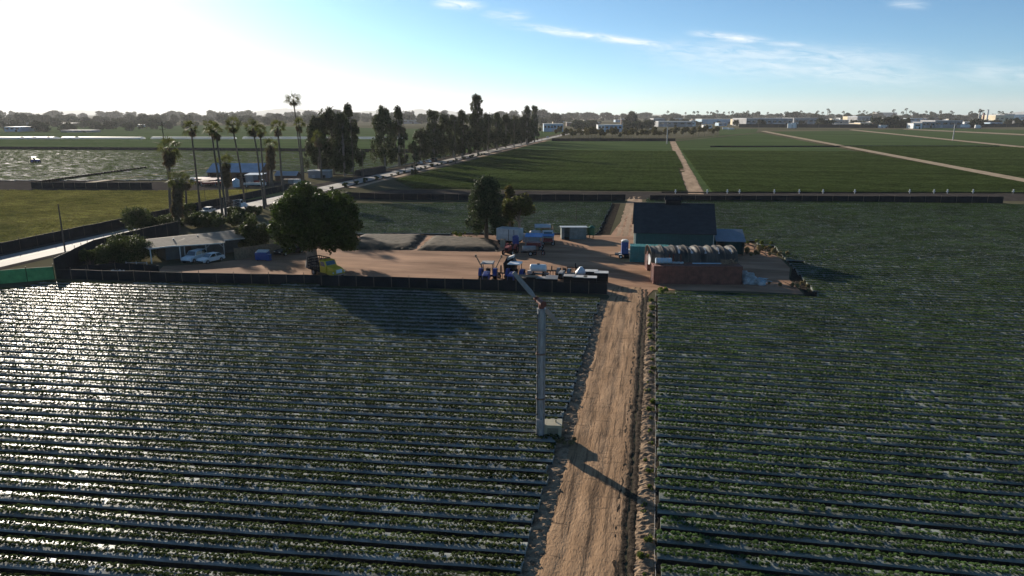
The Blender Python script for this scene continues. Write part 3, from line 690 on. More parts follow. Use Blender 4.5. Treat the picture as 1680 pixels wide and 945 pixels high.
# --- fan palms
def frond_fan(V, base, d, L_, w, g, droop):
    "a fan blade: petiole then a half disc of pleated leaflets"
    d = d / np.linalg.norm(d); u = np.cross(d, [0, 0, 1.]); u /= np.linalg.norm(u) + 1e-6; up = np.cross(u, d)
    ro = g.uniform(-1.1, 1.1); u, up = u * math.cos(ro) + up * math.sin(ro), up * math.cos(ro) - u * math.sin(ro)
    tip0 = base + d * L_ * .45; s = .03
    V += [base - u * s, base + u * s, tip0 + u * s, tip0 - u * s]
    n = 9
    for k in range(n):
        a = (k / (n - 1) - .5) * 2.5; dd = d * math.cos(a) + u * math.sin(a); l = L_ * .62 * (1 - .25 * abs(a) / 1.3) * g.uniform(.9, 1.1)
        p1 = tip0 + dd * l * .6 + up * .02; p2 = tip0 + dd * l - np.array([0, 0, droop * l * .45]); sd_ = np.cross(dd, up) * w
        V += [tip0, p1 + sd_, p2, p1 - sd_]
def palm(label, base, topz, r=1.9, skirt=.8, lean=(0, 0), tr=.22, shag=False, seed=0, nf=30):
    g = np.random.default_rng(seed); t = thing('fan_palm', label, 'palm tree', base, 0, 'fan palms by the farmhouse')
    h = topz - r * .75; mb = MB(); pts = []
    for k in range(7):
        q = k / 6; pts.append((lean[0] * q ** 1.6 + g.normal(0, .04), lean[1] * q ** 1.6 + g.normal(0, .04), -.1 + (h + .1) * q))
    mb.tube(pts, [tr * 1.5, tr * 1.1, tr, tr * .95, tr * .9, tr * .85, tr * .9], 8); mb.build('trunk', 'bark', t)
    top = np.array(pts[-1]); V = []
    for k in range(nf):
        a = g.uniform(0, 2 * np.pi); e = g.normal(.22, .62); e = max(-1.1, min(1.45, e)); L_ = r * g.uniform(.75, 1.3)
        d = np.array([math.cos(a) * math.cos(e), math.sin(a) * math.cos(e), math.sin(e)])
        frond_fan(V, top + np.array([0, 0, .1]), d, L_,   .06 * r / 1.9, g, .25 + .5 * (1 - math.sin(e)) / 2)
    part('crown', np_mesh('crown', np.array(V), 4, ['palmleaf']), t)
    V = []; L0 = skirt
    nd = int(12 + 13 * skirt) if not shag else int(40 + 34 * skirt)
    for k in range(nd):
        a = g.uniform(0, 2 * np.pi); z = -g.random() * L0; e = -g.uniform(.9, 1.45); f = (h + z) / h
        c = np.array([lean[0] * max(0, f) ** 1.6, lean[1] * max(0, f) ** 1.6, h + z])
        d = np.array([math.cos(a) * math.cos(e), math.sin(a) * math.cos(e), math.sin(e)])
        frond_fan(V, c + np.array([math.cos(a), math.sin(a), 0]) * tr, d, r * g.uniform(.45, .75), .07, g, .2)
    part('dead_fronds', np_mesh('dead_fronds', np.array(V), 4, ['deadfrond']), t)
    return t
P = [ # crown px, top y, base px, base y, crown radius, skirt, trunk r, shag, label
    (277, 226, 281, 358, 2.6, 2.6, .30, True, 'stout palm with a fat dead skirt, first at the left end of the row'),
    (290, 283, 292, 377, 1.9, 6.5, .42, True, 'short palm hidden in a thick dead frond column beside the house'),
    (304, 286, 307, 350, 1.9, 1.0, .24, False, 'short clean palm right of the shaggy frond column'),
    (312, 199, 329, 347, 1.9, .8, .22, False, 'tall leaning palm standing alone right of the stout skirted palm'),
    (343, 197, 365, 354, 1.9, .9, .22, False, 'left palm of the closest leaning pair beside the house'),
    (353, 203, 371, 360, 1.8, .9, .22, False, 'right palm of the closest leaning pair beside the house'),
    (379, 194, 402, 336, 2.0, .8, .21, False, 'tall leaning palm between the two leaning pairs, above the road truck'),
    (367, 255, 374, 338, 2.0, 5.0, .40, True, 'short palm with a long brown skirt under the leaning pair'),
    (413, 199, 433, 342, 2.0, 1.0, .21, False, 'left palm of the second pair, above the small bushy tree'),
    (426, 203, 436, 338, 1.8, 1.0, .21, False, 'right palm of the second pair, above the small bushy tree'),
    (455, 198, 464, 315, 2.3, 1.6, .28, False, 'palm with a sunlit crown just left of the tallest palm'),
    (490, 195, 499, 303, 2.3, 1.2, .25, False, 'palm with a round sunlit crown under the tallest palm'),
    (481, 153, 496, 296, 2.6, .6, .24, False, 'tallest palm, its crown alone against the sky'),
    (443, 228, 446, 306, 2.4, 6.5, .50, True, 'palm wrapped in reddish brown dead fronds behind the second pair'),
    (521, 216, 528, 293, 2.6, 2.0, .30, False, 'sunlit palm standing in front of the first gum clump')]
for i, (cx_, ty, bx, by, r_, sk, tr_, sh, lab) in enumerate(P):
    b = gp(bx, by); d = _ray(cx_, ty); 
    t = b.y / d[1]; X = d[0] * t
    topz = hz(cx_, ty, b.y)
    palm(lab, b, topz, r_ * 1.12, sk, (X - b.x, rnd.uniform(-.3, .3)), tr_, sh, 100 + i)
# ------------------------------------------------------------------ fences and barriers
def fence(name, label, pts, h, m, post_m='post', step=3., z=0., t=.03, cat='fence', post_h=None, sag=.08, seed=1, pr=.045, group=None, maxposts=95):
    r = random.Random(seed); o = thing(name, label, cat, (pts[0][0], pts[0][1], 0), 0, group)
    ox, oy = pts[0][0], pts[0][1]; sc_ = MB(); posts = []
    seq = []
    for a, b in zip(pts[:-1], pts[1:]):
        a, b = Vector((a[0] - ox, a[1] - oy)), Vector((b[0] - ox, b[1] - oy)); n = max(1, int((b - a).length / step))
        for k in range(n): seq.append(a.lerp(b, k / n))
    seq.append(Vector((pts[-1][0] - ox, pts[-1][1] - oy)))
    v = []
    for k, p in enumerate(seq):
        hh = h + r.uniform(-sag, sag) * .6
        d = (seq[min(k + 1, len(seq) - 1)] - seq[max(0, k - 1)]).normalized(); nrm = Vector((-d.y, d.x)) * t
        off = r.uniform(-.04, .04)
        for zz, e in ((z, .0), (h * .5, off), (hh, 0.)):
            v.append((p.x + nrm.x * (1 + e * 10), p.y + nrm.y * (1 + e * 10), zz)); v.append((p.x - nrm.x * (1 - e * 10), p.y - nrm.y * (1 - e * 10), zz))
        posts.append((p.x, p.y))
    f = []
    for k in range(len(seq) - 1):
        o0, o1 = k * 6, (k + 1) * 6
        for q in (0, 2): f += [(o0 + q, o1 + q, o1 + q + 2, o0 + q + 2), (o0 + q + 1, o0 + q + 3, o1 + q + 3, o1 + q + 1)]
        f.append((o0 + 4, o1 + 4, o1 + 5, o0 + 5))
    sc_.add(v, f); sc_.build('screen', m, o)
    ph = post_h or h + .25; stp = max(1, int(math.ceil(len(posts) / maxposts)))
    pm = MB(); pm.cyl((0, 0, -.1), (0, 0, ph), pr, pr * .9, 6); p0 = pm.build('post', post_m, o, (posts[0][0], posts[0][1] - .08, 0))
    for p in posts[1::stp]:
        c = p0.copy(); C.objects.link(c); c.location = (p[0], p[1] - .08, 0); c.scale = (1, 1, r.uniform(.9, 1.08))
    return o
fence('screen_fence', 'long black shade cloth fence along the front of the yard, behind the near field', [gp(93, 457), gp(300, 463), gp(500, 467), gp(760, 474), gp(996, 483)], 1.4, 'shade', step=2.4, seed=3)
fence('screen_fence', 'tall black screen on the roadside boundary of the house lot, running to the house shrubs', [gp(93, 457), (-89.4, 100), (-89.6, 112), (-89.0, 121)], 3.0, 'shade', step=2.4, seed=4)
fence('screen_fence', 'short black screen between the house lot and the front fence, left of the shrub', [gp(100, 449), gp(190, 442), gp(262, 446)], 1.0, 'shade', step=2.4, seed=14)
fence('mesh_fence', 'green mesh fence at the left edge, joined to the black front fence', [gp(-60, 474), gp(0, 466), gp(91, 458)], 1.9, 'shadeG', 'black', 2.4, seed=5)
fence('silt_barrier', 'long black barrier behind the yard field, left of the dirt track gap', [gp(566, 325), gp(640, 328), gp(1026, 329.5)], 1.7, 'shade', step=3.6, seed=6)
fence('silt_barrier', 'long black barrier across the right field beyond the barn, right of the gap', [gp(1066, 330.5), gp(1645, 333)], 1.7, 'shade', step=4.0, seed=7)
fence('road_barrier', 'long black barrier along the far side of the paved road by the yellow green field', [(-107.6, 60), (-107.6, 100), (-108.2, 130), (-109.5, 155), (-110.2, 190), (-110.5, 205)], 1.9, 'shade', step=3.5, seed=8)
fence('wind_barrier', 'long dark grey barrier in front of the glinting field at far left', [gp(52, 309), gp(250, 310)], 2.0, 'shade', step=3.5, seed=9)
fence('wind_barrier', 'very long thin dark barrier across the far left fields', [gp(-100, 248), gp(0, 246), gp(760, 251)], 2.2, 'shade', step=14, seed=10)
fence('wind_barrier', 'dark boundary barrier at the far side of the right fields below the warehouses', [gp(1212, 209), gp(1480, 210), gp(1690, 208)], 6.0, 'shade', step=30, seed=11, pr=.2)
fence('wind_barrier', 'dark low barrier below the nursery trees at the end of the middle field', [gp(905, 231.5), gp(1108, 231.5)], 2.4, 'shade', step=8, seed=12)
fence('wind_barrier', 'faint dark barrier crossing the far right fields', [gp(1165, 241.5), gp(1480, 241), gp(1640, 241.5)], 1.0, 'shade', step=14, seed=13)
fence('board_fence', 'brown board fence between the house and the big ficus', [gp(386, 427), gp(436, 419), gp(500, 412)], 1.9, 'wood', 'wood', 2.4, seed=15, sag=.02)
# irrigation risers along the lane
rm = MB(); rm.cyl((0, 0, 0), (0, 0, .9), .13, .11, 8); rm.cyl((0, 0, .9), (0, 0, 1.25), .2, .16, 8); rm.cyl((-.35, 0, .62), (.35, 0, .62), .1, .1, 8)
r0 = rm.build('irrigation_riser', 'bumperpipe')
for k, px in enumerate([1108, 1160, 1193, 1213, 1270, 1311, 1350, 1402, 1492, 1532, 1554, 1596, 1662]):
    o = r0 if k == 0 else r0.copy()
    if k: C.objects.link(o)
    o.location = gp(px, 317.8 - (px - 1108) * .0005)
    tag(o, 'small white irrigation riser standing in the row beside the service lane', 'riser', 'irrigation risers by the service lane')
pm = MB(); a, b = gp(1085, 316.6), gp(1700, 317.6); pm.cyl((0, 0, .2), (b.x - a.x, b.y - a.y, .2), .14, .14, 8); tag(pm.build('irrigation_pipe', 'black', loc=a), 'long dark irrigation pipe lying along the field edge by the service lane', 'pipe')

# ------------------------------------------------------------------ wind machines
def wind_machine(label, loc, h, L_, ax_deg, blade_deg, rt=.27):
    t = thing('wind_machine', label, 'wind machine', loc)
    mb = MB(); n = 6
    for k in range(n):
        z0, z1 = h * k / n, h * (k + 1) / n
        mb.cyl((0, 0, z0 if k else -.1), (0, 0, z1), rt * (1.06 - .10 * k / n), rt * (1.06 - .10 * (k + 1) / n), 8, caps=False)
        mb.cyl((0, 0, z1 - .04), (0, 0, z1 + .04), rt * 1.12, rt * 1.12, 12)
    tw = mb.build('tower', 'steel', t)
    for p in tw.data.polygons: p.use_smooth = len(p.vertices) == 4 and False
    lm = MB(); q = rt * 1.0
    lm.box(-.02 + q, .02 + q, -.16, -.12, .6, h - .5); lm.box(-.02 + q, .02 + q, .12, .16, .6, h - .5)
    for k in range(int(h / .4) - 3): lm.box(q - .015, q + .015, -.14, .14, .8 + k * .4, .83 + k * .4)
    lm.build('ladder', 'steel', tw)
    a = R(ax_deg); d = Vector((math.cos(a), math.sin(a), .10)).normalized(); side = Vector((-math.sin(a), math.cos(a), 0)); up = d.cross(side) * -1
    up = side.cross(d) if side.cross(d).z > 0 else d.cross(side)
    top = Vector((0, 0, h))
    gm = MB(); gm.cyl(top, top + Vector((0, 0, .35)), rt * .75, rt * .7, 10); gm.cyl(top + Vector((0, 0, .42)) - d * .35, top + Vector((0, 0, .42)) + d * .55, .24, .19, 10)
    gm.cyl(top + Vector((0, 0, .42)) + d * .55, top + Vector((0, 0, .42)) + d * .95, .09, .08, 8); gm.build('gearbox', 'gear', t)
    cm_ = MB(); cm_.cyl((-.2, -rt - .03, .3), (-.2, -rt - .02, h * .97), .03, .03, 6)
    for k in range(6): cm_.box(-.26, -.14, -rt - .07, -rt + .02, .5 + k * h / 6.3, .56 + k * h / 6.3)
    cm_.build('conduit', 'black', t)
    cm_ = MB(); cm_.box(-.2, .2, -rt - .24, -rt - .02, 1.1, 1.75); cm_.build('control_box', 'greytray', t)
    cm_ = MB()
    for k in (0, 1): cm_.cyl((0, 0, h * (.33 + .34 * k) - .05), (0, 0, h * (.33 + .34 * k) + .05), rt * 1.28, rt * 1.28, 14)
    cm_.build('flange', 'rustband', t)
    hub = top + Vector((0, 0, .42)) + d * .95
    hm = MB(); hm.cyl(hub - d * .1, hub + d * .16, .19, .15, 10); hb = hm.build('hub', 'gear', t)
    b = R(blade_deg)
    for s in (1, -1):
        e = (side * math.cos(b) + up * math.sin(b)) * s; c = d.cross(e)
        bm_ = MB(); vv = []; N_ = 9
        for k in range(N_ + 1):
            q = k / N_; r_ = .1 + (L_ - .1) * q; w_ = (.09 + .13 * min(1, q * 5)) * (1 - .38 * q); tw_ = .42 * (1 - q) + .10; th = .05 * (1 - .6 * q)
            cc = c * math.cos(tw_) + d * math.sin(tw_); dd = d * math.cos(tw_) - c * math.sin(tw_)
            for (u_, v_) in ((-1, 0), (-.3, 1), (.6, .6), (1, 0), (.6, -.6), (-.3, -1)): vv.append(hub + e * r_ + cc * (w_ * u_) + dd * (th * v_))
        ff = [(k * 6 + i, k * 6 + (i + 1) % 6, (k + 1) * 6 + (i + 1) % 6, (k + 1) * 6 + i) for k in range(N_) for i in range(6)] + [tuple(range(6)), tuple(N_ * 6 + i for i in reversed(range(6)))]
        bm_.add(vv, ff); bm_.build('blade', 'blade', hb)
    fm = MB(); fm.box(-.75, .75, -.75, .75, -.05, .16); fm.cyl((0, 0, .16), (0, 0, .24), rt * 1.7, rt * 1.7, 12)
    fm.build('footing', 'concrete', t)
    return t
wm = gp(886, 721)
wind_machine('grey two bladed wind machine tower in the near field beside the dirt track', wm, 9.85, 2.75, 122, 49, .29)
sm = MB(); sm.ell((0, 0, 0), (1.7, 1.3, .16), 18, 4, z0=0.); tag(sm.build('soil_mound', 'soil', loc=(wm.x - .1, wm.y - .1, .02)), kind='structure')
e = gp(907, 717); t = thing('engine_housing', 'beige metal engine box beside the wind machine tower', 'engine box', (e.x, e.y, .05), R(6))
mb = MB(); mb.box(-.62, .62, -.5, .5, .12, 1.05); mb.build('cabinet', 'beige', t, bevel=.03)
mb = MB(); mb.box(-.66, .66, -.54, .54, 1.052, 1.11); mb.cyl((.2, .1, 1.11), (.2, .1, 1.3), .06, .06, 8); mb.build('lid', 'beige', t)
mb = MB(); mb.box(-.6, .6, -.45, .45, -.05, .118); mb.build('skid', 'black', t)
mb = MB()
for k in range(5): mb.box(-.4, .4, -.512, -.502, .45 + k * .09, .49 + k * .09)
mb.build('vent', 'black', t)
wind_machine('tall pale wind machine pole alone on the track in the far right field', gp(1563, 231), 14, 3.0, 60, 90, .42)
wind_machine('tall pale wind machine pole at the far end of the middle dirt track', gp(1094, 236), 14, 3.0, 75, 96, .42)

# ------------------------------------------------------------------ barn
brn = thing('barn', 'dark green gable barn with black shingle roof and ridge cupola behind the containers', 'barn', (-2.45, 120.8, 0), R(3))
BW, BD, EH, RH = 12.9, 9.4, 3.85, 7.9
mb = MB(); mb.box(0, BW, 0, .12, -.05, EH); mb.build('wall', 'barnwall', brn)
mb = MB(); mb.box(0, BW, BD - .12, BD, -.05, EH); mb.build('wall', 'barnwall', brn)
for x0 in (0, BW - .12):
    mb = MB(); mb.prism([(.123, -.05), (BD - .123, -.05), (BD - .123, EH), (BD / 2, RH - .12), (.123, EH)], x0, x0 + .12, 'x'); mb.build('wall', 'barnside', brn)
rf = MB(); sl_ = (RH - EH) / (BD / 2)
for s in (0, 1):
    y0, y1 = (-.45, BD / 2) if s == 0 else (BD + .45, BD / 2)
    z0 = EH - .45 * sl_ + .05
    v = [(-.35, y0, z0), (BW + .35, y0, z0), (BW + .35, y1, RH + .05), (-.35, y1, RH + .05)]
    v2 = [(a, b_, c + .14) for a, b_, c in v]
    rf.add(v + v2, [(0, 1, 2, 3) if s else (3, 2, 1, 0), (4, 5, 6, 7) if not s else (7, 6, 5, 4), (0, 1, 5, 4), (1, 2, 6, 5), (3, 0, 4, 7)])
roof = rf.build('roof', 'barnroof', brn)
mb = MB(); mb.box(-.38, BW + .38, BD / 2 - .18, BD / 2 + .18, RH + .15, RH + .23); mb.build('ridge_cap', 'black', roof)
mb = MB(); cxb = BW * .49; mb.box(cxb - 1.3, cxb + 1.3, BD / 2 - .55, BD / 2 + .55, RH + .0, RH + .75); mb.prism([(BD / 2 - .75, RH + .75), (BD / 2 + .75, RH + .75), (BD / 2, RH + 1.2)], cxb - 1.5, cxb + 1.5, 'x'); mb.build('cupola', 'black', roof)
mb = MB(); mb.box(-.02, .12, -.03, -.005, 0, EH - .05); mb.box(BW - .12, BW + .02, -.03, -.005, 0, EH - .05); mb.box(-.03, -.005, .0, .14, 0, EH - .05); mb.build('corner_trim', 'trimpale', brn)
dr = MB(); dr.box(-.07, -.01, 2.6, 6.6, 0, 3.0)
for k in range(5): dr.box(-.10, -.07, 2.6, 6.6, .1 + k * .68, .2 + k * .68)
dr.build('door', 'barnside', brn)
ln = thing('lean_to_shed', 'open lean-to with pale blue sheet roof on the right end of the barn', 'shed', (10.75, 122.0, 0), R(3))
mb = MB()
v = [(0, -.4, 2.35), (4.9, -.4, 2.35), (4.9, 4.2, 3.75), (0, 4.2, 3.75)]
mb.add(v + [(a, b_, c + .08) for a, b_, c in v], [(3, 2, 1, 0), (4, 5, 6, 7), (0, 1, 5, 4), (1, 2, 6, 5), (2, 3, 7, 6), (3, 0, 4, 7)]); mb.build('roof', 'leanroof', ln)
mb = MB(); mb.box(1.7, 4.6, 1.2, 1.3, 0, 2.75); mb.box(.1, 4.6, 4.0, 4.1, 0, 3.6); mb.build('wall', 'barnwall', ln)
mb = MB(); mb.box(4.6, 4.7, .0, 4.1, 0, 2.4); mb.build('wall', 'barnside', ln)
for x in (.15, 4.6):
    mb = MB(); mb.box(x, x + .12, -.2, -.08, 0, 2.40); mb.build('post', 'wood', ln)

# ------------------------------------------------------------------ shipping containers and hoop shelter
def container(label, loc, rot, body, end, Lc=12.19, Wc=2.44, Hc=2.59, top='conttop', door_left=True):
    t = thing('shipping_container', label, 'container', loc, rot)
    mb = MB(); mb.box(.1, Lc - .1, .03, .09, .2, Hc - .12); mb.box(.1, Lc - .1, Wc - .09, Wc - .03, .2, Hc - .12); mb.build('side_panel', body, t)
    mb = MB(); mb.box(Lc - .09, Lc - .03, .1, Wc - .1, .2, Hc - .12); mb.build('end_panel', end, t)
    mb = MB(); mb.box(.04, .09, .1, Wc - .1, .2, Hc - .12); d_ = mb.build('door', end, t)
    mb = MB()
    for y in (.5, .95, Wc - .95, Wc - .5): mb.cyl((.02, y, .22), (.02, y, Hc - .15), .022, .022, 6)
    mb.box(0, .03, .85, 1.15, 1.0, 1.06); mb.build('lock_rod', 'steel', d_)
    mb = MB()
    for x in (0, Lc - .14):
        for y in (0, Wc - .14): mb.box(x, x + .14, y, y + .14, 0, Hc)
    for y in (0, Wc - .12):
        mb.box(.14, Lc - .14, y, y + .12, .04, .2); mb.box(.14, Lc - .14, y, y + .12, Hc - .12, Hc - .002)
    for x in (0, Lc - .12):
        mb.box(x, x + .12, .14, Wc - .14, .04, .2); mb.box(x, x + .12, .14, Wc - .14, Hc - .12, Hc - .002)
    mb.build('frame', body, t)
    mb = MB(); mb.box(.12, Lc - .12, .12, Wc - .12, Hc - .1, Hc - .035)
    n = int(Lc / .56)
    for k in range(n): mb.box(.25 + k * .555, .25 + k * .555 + .28, .14, Wc - .14, Hc - .035, Hc - .008)
    mb.build('roof', top, t)
    return t
cg = R(9.5)
c1 = container('rusty red long shipping container at the front of the barn yard', (.7, 98.4, 0), cg, 'contred', 'contredY')
container('second rusty red container hidden behind the hoop shelter film', (-.25, 107.2, 0), cg, 'contred', 'contredY')
container('teal green shipping container end standing beside the barn wall', (-3.05, 113.2, 0), R(2), 'teal', 'teal', 6.06, top='teal')
hs = thing('hoop_shelter', 'ragged grey greenhouse film over hoops between the two red containers', 'shelter', (.35, 100.85, 2.58), cg)
def hoop_z(q): return 1.8 * max(0., math.sin(math.pi * q)) ** .27
g = np.random.default_rng(5); v = []; nx_, ny_ = 92, 15
for i in range(nx_ + 1):
    x = 12.1 * i / nx_; ph = (x / 1.73) % 1.0; sag = math.sin(math.pi * ph) ** 2
    amp = (.22 + .14 * math.sin(i * .31 + 1) + .16 * math.sin(i * .83)) 
    for j in range(ny_ + 1):
        q = j / ny_; z = hoop_z(q)
        z -= sag * amp * (.35 + .65 * math.sin(math.pi * q)) * (1 if z > .2 else .2)
        z += .05 * math.sin(x * 9 + j * .8) * math.sin(math.pi * q) + g.normal(0, .018)
        v.append((x, 6.2 * q + .08 * math.sin(x * 5 + j), max(z, .01)))
f = [(i * (ny_ + 1) + j, (i + 1) * (ny_ + 1) + j, (i + 1) * (ny_ + 1) + j + 1, i * (ny_ + 1) + j + 1) for i in range(nx_) for j in range(ny_) if not (g.random() < .02)]
mb = MB(); mb.add(v, f, 0, None, True); mb.build('film', 'tarp', hs)
for k in range(8):
    mb = MB(); x = k * 1.73
    mb.tube([(x, 6.2 * q, hoop_z(q) + .05) for q in [i / 12 for i in range(13)]], .04, 6); mb.build('hoop', 'post', hs)
for k, (xx, ll, tilt) in enumerate([(3.9, 1.7, .3), (5.75, 1.0, -.4), (7.6, 1.1, .5), (9.5, 1.2, .25), (11.3, 1.0, -.5)]):   # white film strips hanging over the hoops
    v = []
    for j in range(8):
        q = .06 + .42 * j / 7 * ll / 1.7; z = hoop_z(q) + .10; wd = .10 + .07 * math.sin(j * 1.1 + k)
        v += [(xx - wd + tilt * q, 6.2 * q - .03, z), (xx + wd + tilt * q, 6.2 * q - .03, z + .03)]
    mb = MB(); mb.add(v, [(2 * j, 2 * j + 1, 2 * j + 3, 2 * j + 2) for j in range(7)], 0, None, True); mb.build('film_strip', 'film', hs)
# things stored on the front container
tk = thing('water_tank', 'pale blue ribbed cylinder tank lying on the left end of the red container', 'tank', (.85, 100.1, 2.6), cg)
mb = MB(); mb.cyl((.05, 0, .42), (2.25, 0, .42), .40, .40, 16); mb.build('shell', 'tankblue', tk)
mb = MB()
for k in range(5): mb.cyl((.15 + k * .48, 0, .42), (.22 + k * .48, 0, .42), .43, .43, 16)
mb.build('band', 'offwhite', tk)
mb = MB(); mb.box(.3, .45, -.3, .3, 0, .1); mb.box(1.8, 1.95, -.3, .3, 0, .1); mb.build('cradle', 'wood', tk)
t = thing('film_roll', 'crumpled white film left of the pipe bundle on the red container', 'plastic film', (3.3, 100.55, 2.6), cg)
mb = MB()
for k in range(7): mb.ell((k * .22, rnd.uniform(-.15, .15), .12), (.22, .24, .16), 8, 5)
mb.build('sheet', 'film', t)
t = thing('pipe_bundle', 'bundle of pale blue irrigation pipes on top of the red container', 'pipes', (6.0, 100.9, 2.6), cg)
for k in range(4):
    mb = MB(); mb.cyl((0, -.16 + k * .11, .08), (3.9 + .1 * (k % 2), -.16 + k * .11, .08), .05, .05, 8); mb.build('pipe', 'tankblue', t)
t = thing('wooden_crate', 'open slatted timber crate on top of the red container, right of the pipes', 'crate', (9.9, 101.35, 2.6), cg)
for k in range(4):
    mb = MB(); mb.box(0, .95, -.3 + .2 * 0, -.26, .06 + k * .15, .15 + k * .15); mb.box(0, .95, .3, .34, .06 + k * .15, .15 + k * .15); mb.build('slat', 'wood', t)
mb = MB()
for x in (0, .87): 
    for y in (-.26, .24): mb.box(x, x + .08, y, y + .06, 0, .68)
mb.build('post', 'wood', t)
t = thing('timber_heap', 'jumbled heap of broken timber at the right end of the red container top', 'timber', (11.4, 101.3, 2.6), cg)
rr = random.Random(3)
for k in range(16):
    x, y = rr.uniform(-.6, .7), rr.uniform(-.5, .5); a = rr.uniform(0, 6.28); e_ = rr.uniform(-.1, .8); l = rr.uniform(.4, .9)
    mb = MB(); d = Vector((math.cos(a) * math.cos(e_), math.sin(a) * math.cos(e_), math.sin(e_))) * l
    p = Vector((x, y, .08 + abs(d.z) * .5 + .02 * k)); mb.cyl(p - d * .5, p + d * .5, .05, .05, 4); mb.build('plank', 'wood', t)
t = thing('round_tank', 'dark round tank with a white rim on legs, left of the hoop shelter', 'tank', (.35, 107.0, 0), R(198))
mb = MB(); mb.cyl((-1.5, 0, 1.9), (.4, 0, 1.9), .85, .85, 20); mb.build('shell', 'black', t)
mb = MB(); mb.cyl((.36, 0, 1.9), (.42, 0, 1.9), .88, .86, 20); mb.cyl((-1.55, 0, 1.9), (-1.5, 0, 1.9), .87, .87, 20); mb.build('rim', 'white', t)
for x in (-1.2, .1):
    for y in (-.5, .5):
        mb = MB(); mb.box(x - .05, x + .05, y - .05, y + .05, 0, 1.3); mb.build('leg', 'steel', t)
# film heap beside the container
t = thing('film_heap', 'crumpled heap of white plastic film at the right end of the red container', 'plastic film', (13.0, 101.5, 0))
g = np.random.default_rng(8); mb = MB()
for k in range(26):
    x = abs(g.normal(0, 1.3)) + .1; h_ = 1.5 * max(.12, 1 - x / 3.4); y = g.normal(0, .55); z = g.uniform(.1, 1) * h_
    i0 = len(mb.v); mb.ell((x, y, z), (g.uniform(.35, .7), g.uniform(.3, .6), g.uniform(.2, .45)), 12, 9)
    for q in range(i0, len(mb.v)):
        n3 = g.normal(0, .07, 3); mb.v[q] = (mb.v[q][0] + n3[0], mb.v[q][1] + n3[1], max(0, mb.v[q][2] + n3[2]))
mb.sm = [False] * len(mb.sm); mb.build('sheet', 'film', t)
mb = MB()
for k in range(7):
    a = g.uniform(-.5, .5); p = Vector((2.2 + g.uniform(-.3, .9), g.uniform(-1., .4), .35 + .08 * k)); d = Vector((math.cos(a), math.sin(a), g.uniform(-.15, .1))) * 1.3
    mb.cyl(p - d * .5, p + d * .5, .04, .04, 6)
mb.build('pipe', 'tankblue', t)

# ------------------------------------------------------------------ portable toilet on its trailer
t = thing('toilet_trailer', 'dark trailer with white mudguard carrying the blue portable toilet', 'trailer', (-4.35, 116.6, 0), R(6))
mb = MB(); mb.box(-1.2, 1.5, -.8, .8, .55, .70); mb.box(.15, 1.45, -.78, -.70, .16, .55); mb.box(-1.15, 1.45, .70, .78, .25, .55); mb.build('bed', 'black', t)
mb = MB(); mb.cyl((-1.2, 0, .5), (-2.0, 0, .45), .05, .05, 6); mb.cyl((-1.9, 0, .45), (-1.9, 0, 0), .04, .04, 6); mb.build('drawbar', 'black', t)
for y in (-.92, .92):
    mb = MB(); mb.cyl((-.3, y - .1, .34), (-.3, y + .1, .34), .34, .34, 14); wl = mb.build('wheel', 'rubber', t)
    mb = MB(); mb.cyl((-.3, y - .115, .34), (-.3, y + .115, .34), .17, .17, 10); mb.build('rim', 'white', wl)
    mb = MB()
    for k in range(5):
        a0_, a1_ = math.pi * (k) / 5, math.pi * (k + 1) / 5
        mb.add([(-.3 + .44 * math.cos(a_), yy, .34 + .44 * math.sin(a_)) for a_ in (a0_, a1_) for yy in (y - .16, y + .16)], [(0, 1, 3, 2)])
    mb.build('mudguard', 'white', t)
t = thing('portable_toilet', 'blue portable toilet with pale rounded roof, standing on the dark trailer', 'portable toilet', (-4.0, 116.7, .70), R(6))
mb = MB(); mb.box(-.55, .55, -.55, .55, 0, 2.0); mb.build('cabin', 'toilet', t, bevel=.05)
mb = MB(); mb.prism([(-.6, 2.0), (.6, 2.0), (.58, 2.12), (.35, 2.28), (0, 2.33), (-.35, 2.28), (-.58, 2.12)], -.6, .6, 'y'); mb.build('roof', 'offwhite', t)
mb = MB(); mb.box(-.38, .38, -.58, -.552, .1, 1.85); d_ = mb.build('door', 'toilet', t)
mb = MB(); mb.box(.28, .34, -.61, -.582, .95, 1.12); mb.build('handle', 'white', d_)
t = thing('low_trailer', 'small pale flat trailer parked between the toilet and the barn corner', 'trailer', (-3.75, 119.3, 0), R(8))
mb = MB(); mb.box(-.8, .9, -.6, .6, .5, .95); mb.build('box', 'offwhite', t)
for y in (-.68, .68):
    mb = MB(); mb.cyl((0, y - .07, .27), (0, y + .07, .27), .27, .27, 12); mb.build('wheel', 'rubber', t)

# ------------------------------------------------------------------ farmhouse
hx, hy = -80.0, 108.0
hse = thing('farmhouse', 'low grey roofed farmhouse behind the two white cars', 'house', (-77.2, 97.9, 0), R(52))
# local frame: x runs up-right along the left eave, y away to the back left
HL, HD, HE, HR = 15.0, 8.2, 2.55, 3.12
mb = MB(); mb.box(2.2, HL, .9, 1.0, 0, HE - .1); mb.box(2.2, HL, HD - 1.0, HD - .9, 0, HE - .1); mb.build('wall', 'housewall', hse)
mb = MB(); mb.prism([(1.003, 0), (HD - 1.003, 0), (HD - 1.003, HE - .1), (HD / 2, HR - .15), (1.003, HE - .1)], HL - .1, HL, 'x'); mb.prism([(1.003, 0), (HD - 1.003, 0), (HD - 1.003, HE - .1), (HD / 2, HR - .15), (1.003, HE - .1)], 2.2, 2.3, 'x'); mb.build('wall', 'housewall', hse)
def slab(mb, q, th):
    mb.add(list(q) + [(a, b_, c + th) for a, b_, c in q], [(3, 2, 1, 0), (4, 5, 6, 7), (0, 1, 5, 4), (1, 2, 6, 5), (2, 3, 7, 6), (3, 0, 4, 7)])
mb = MB()
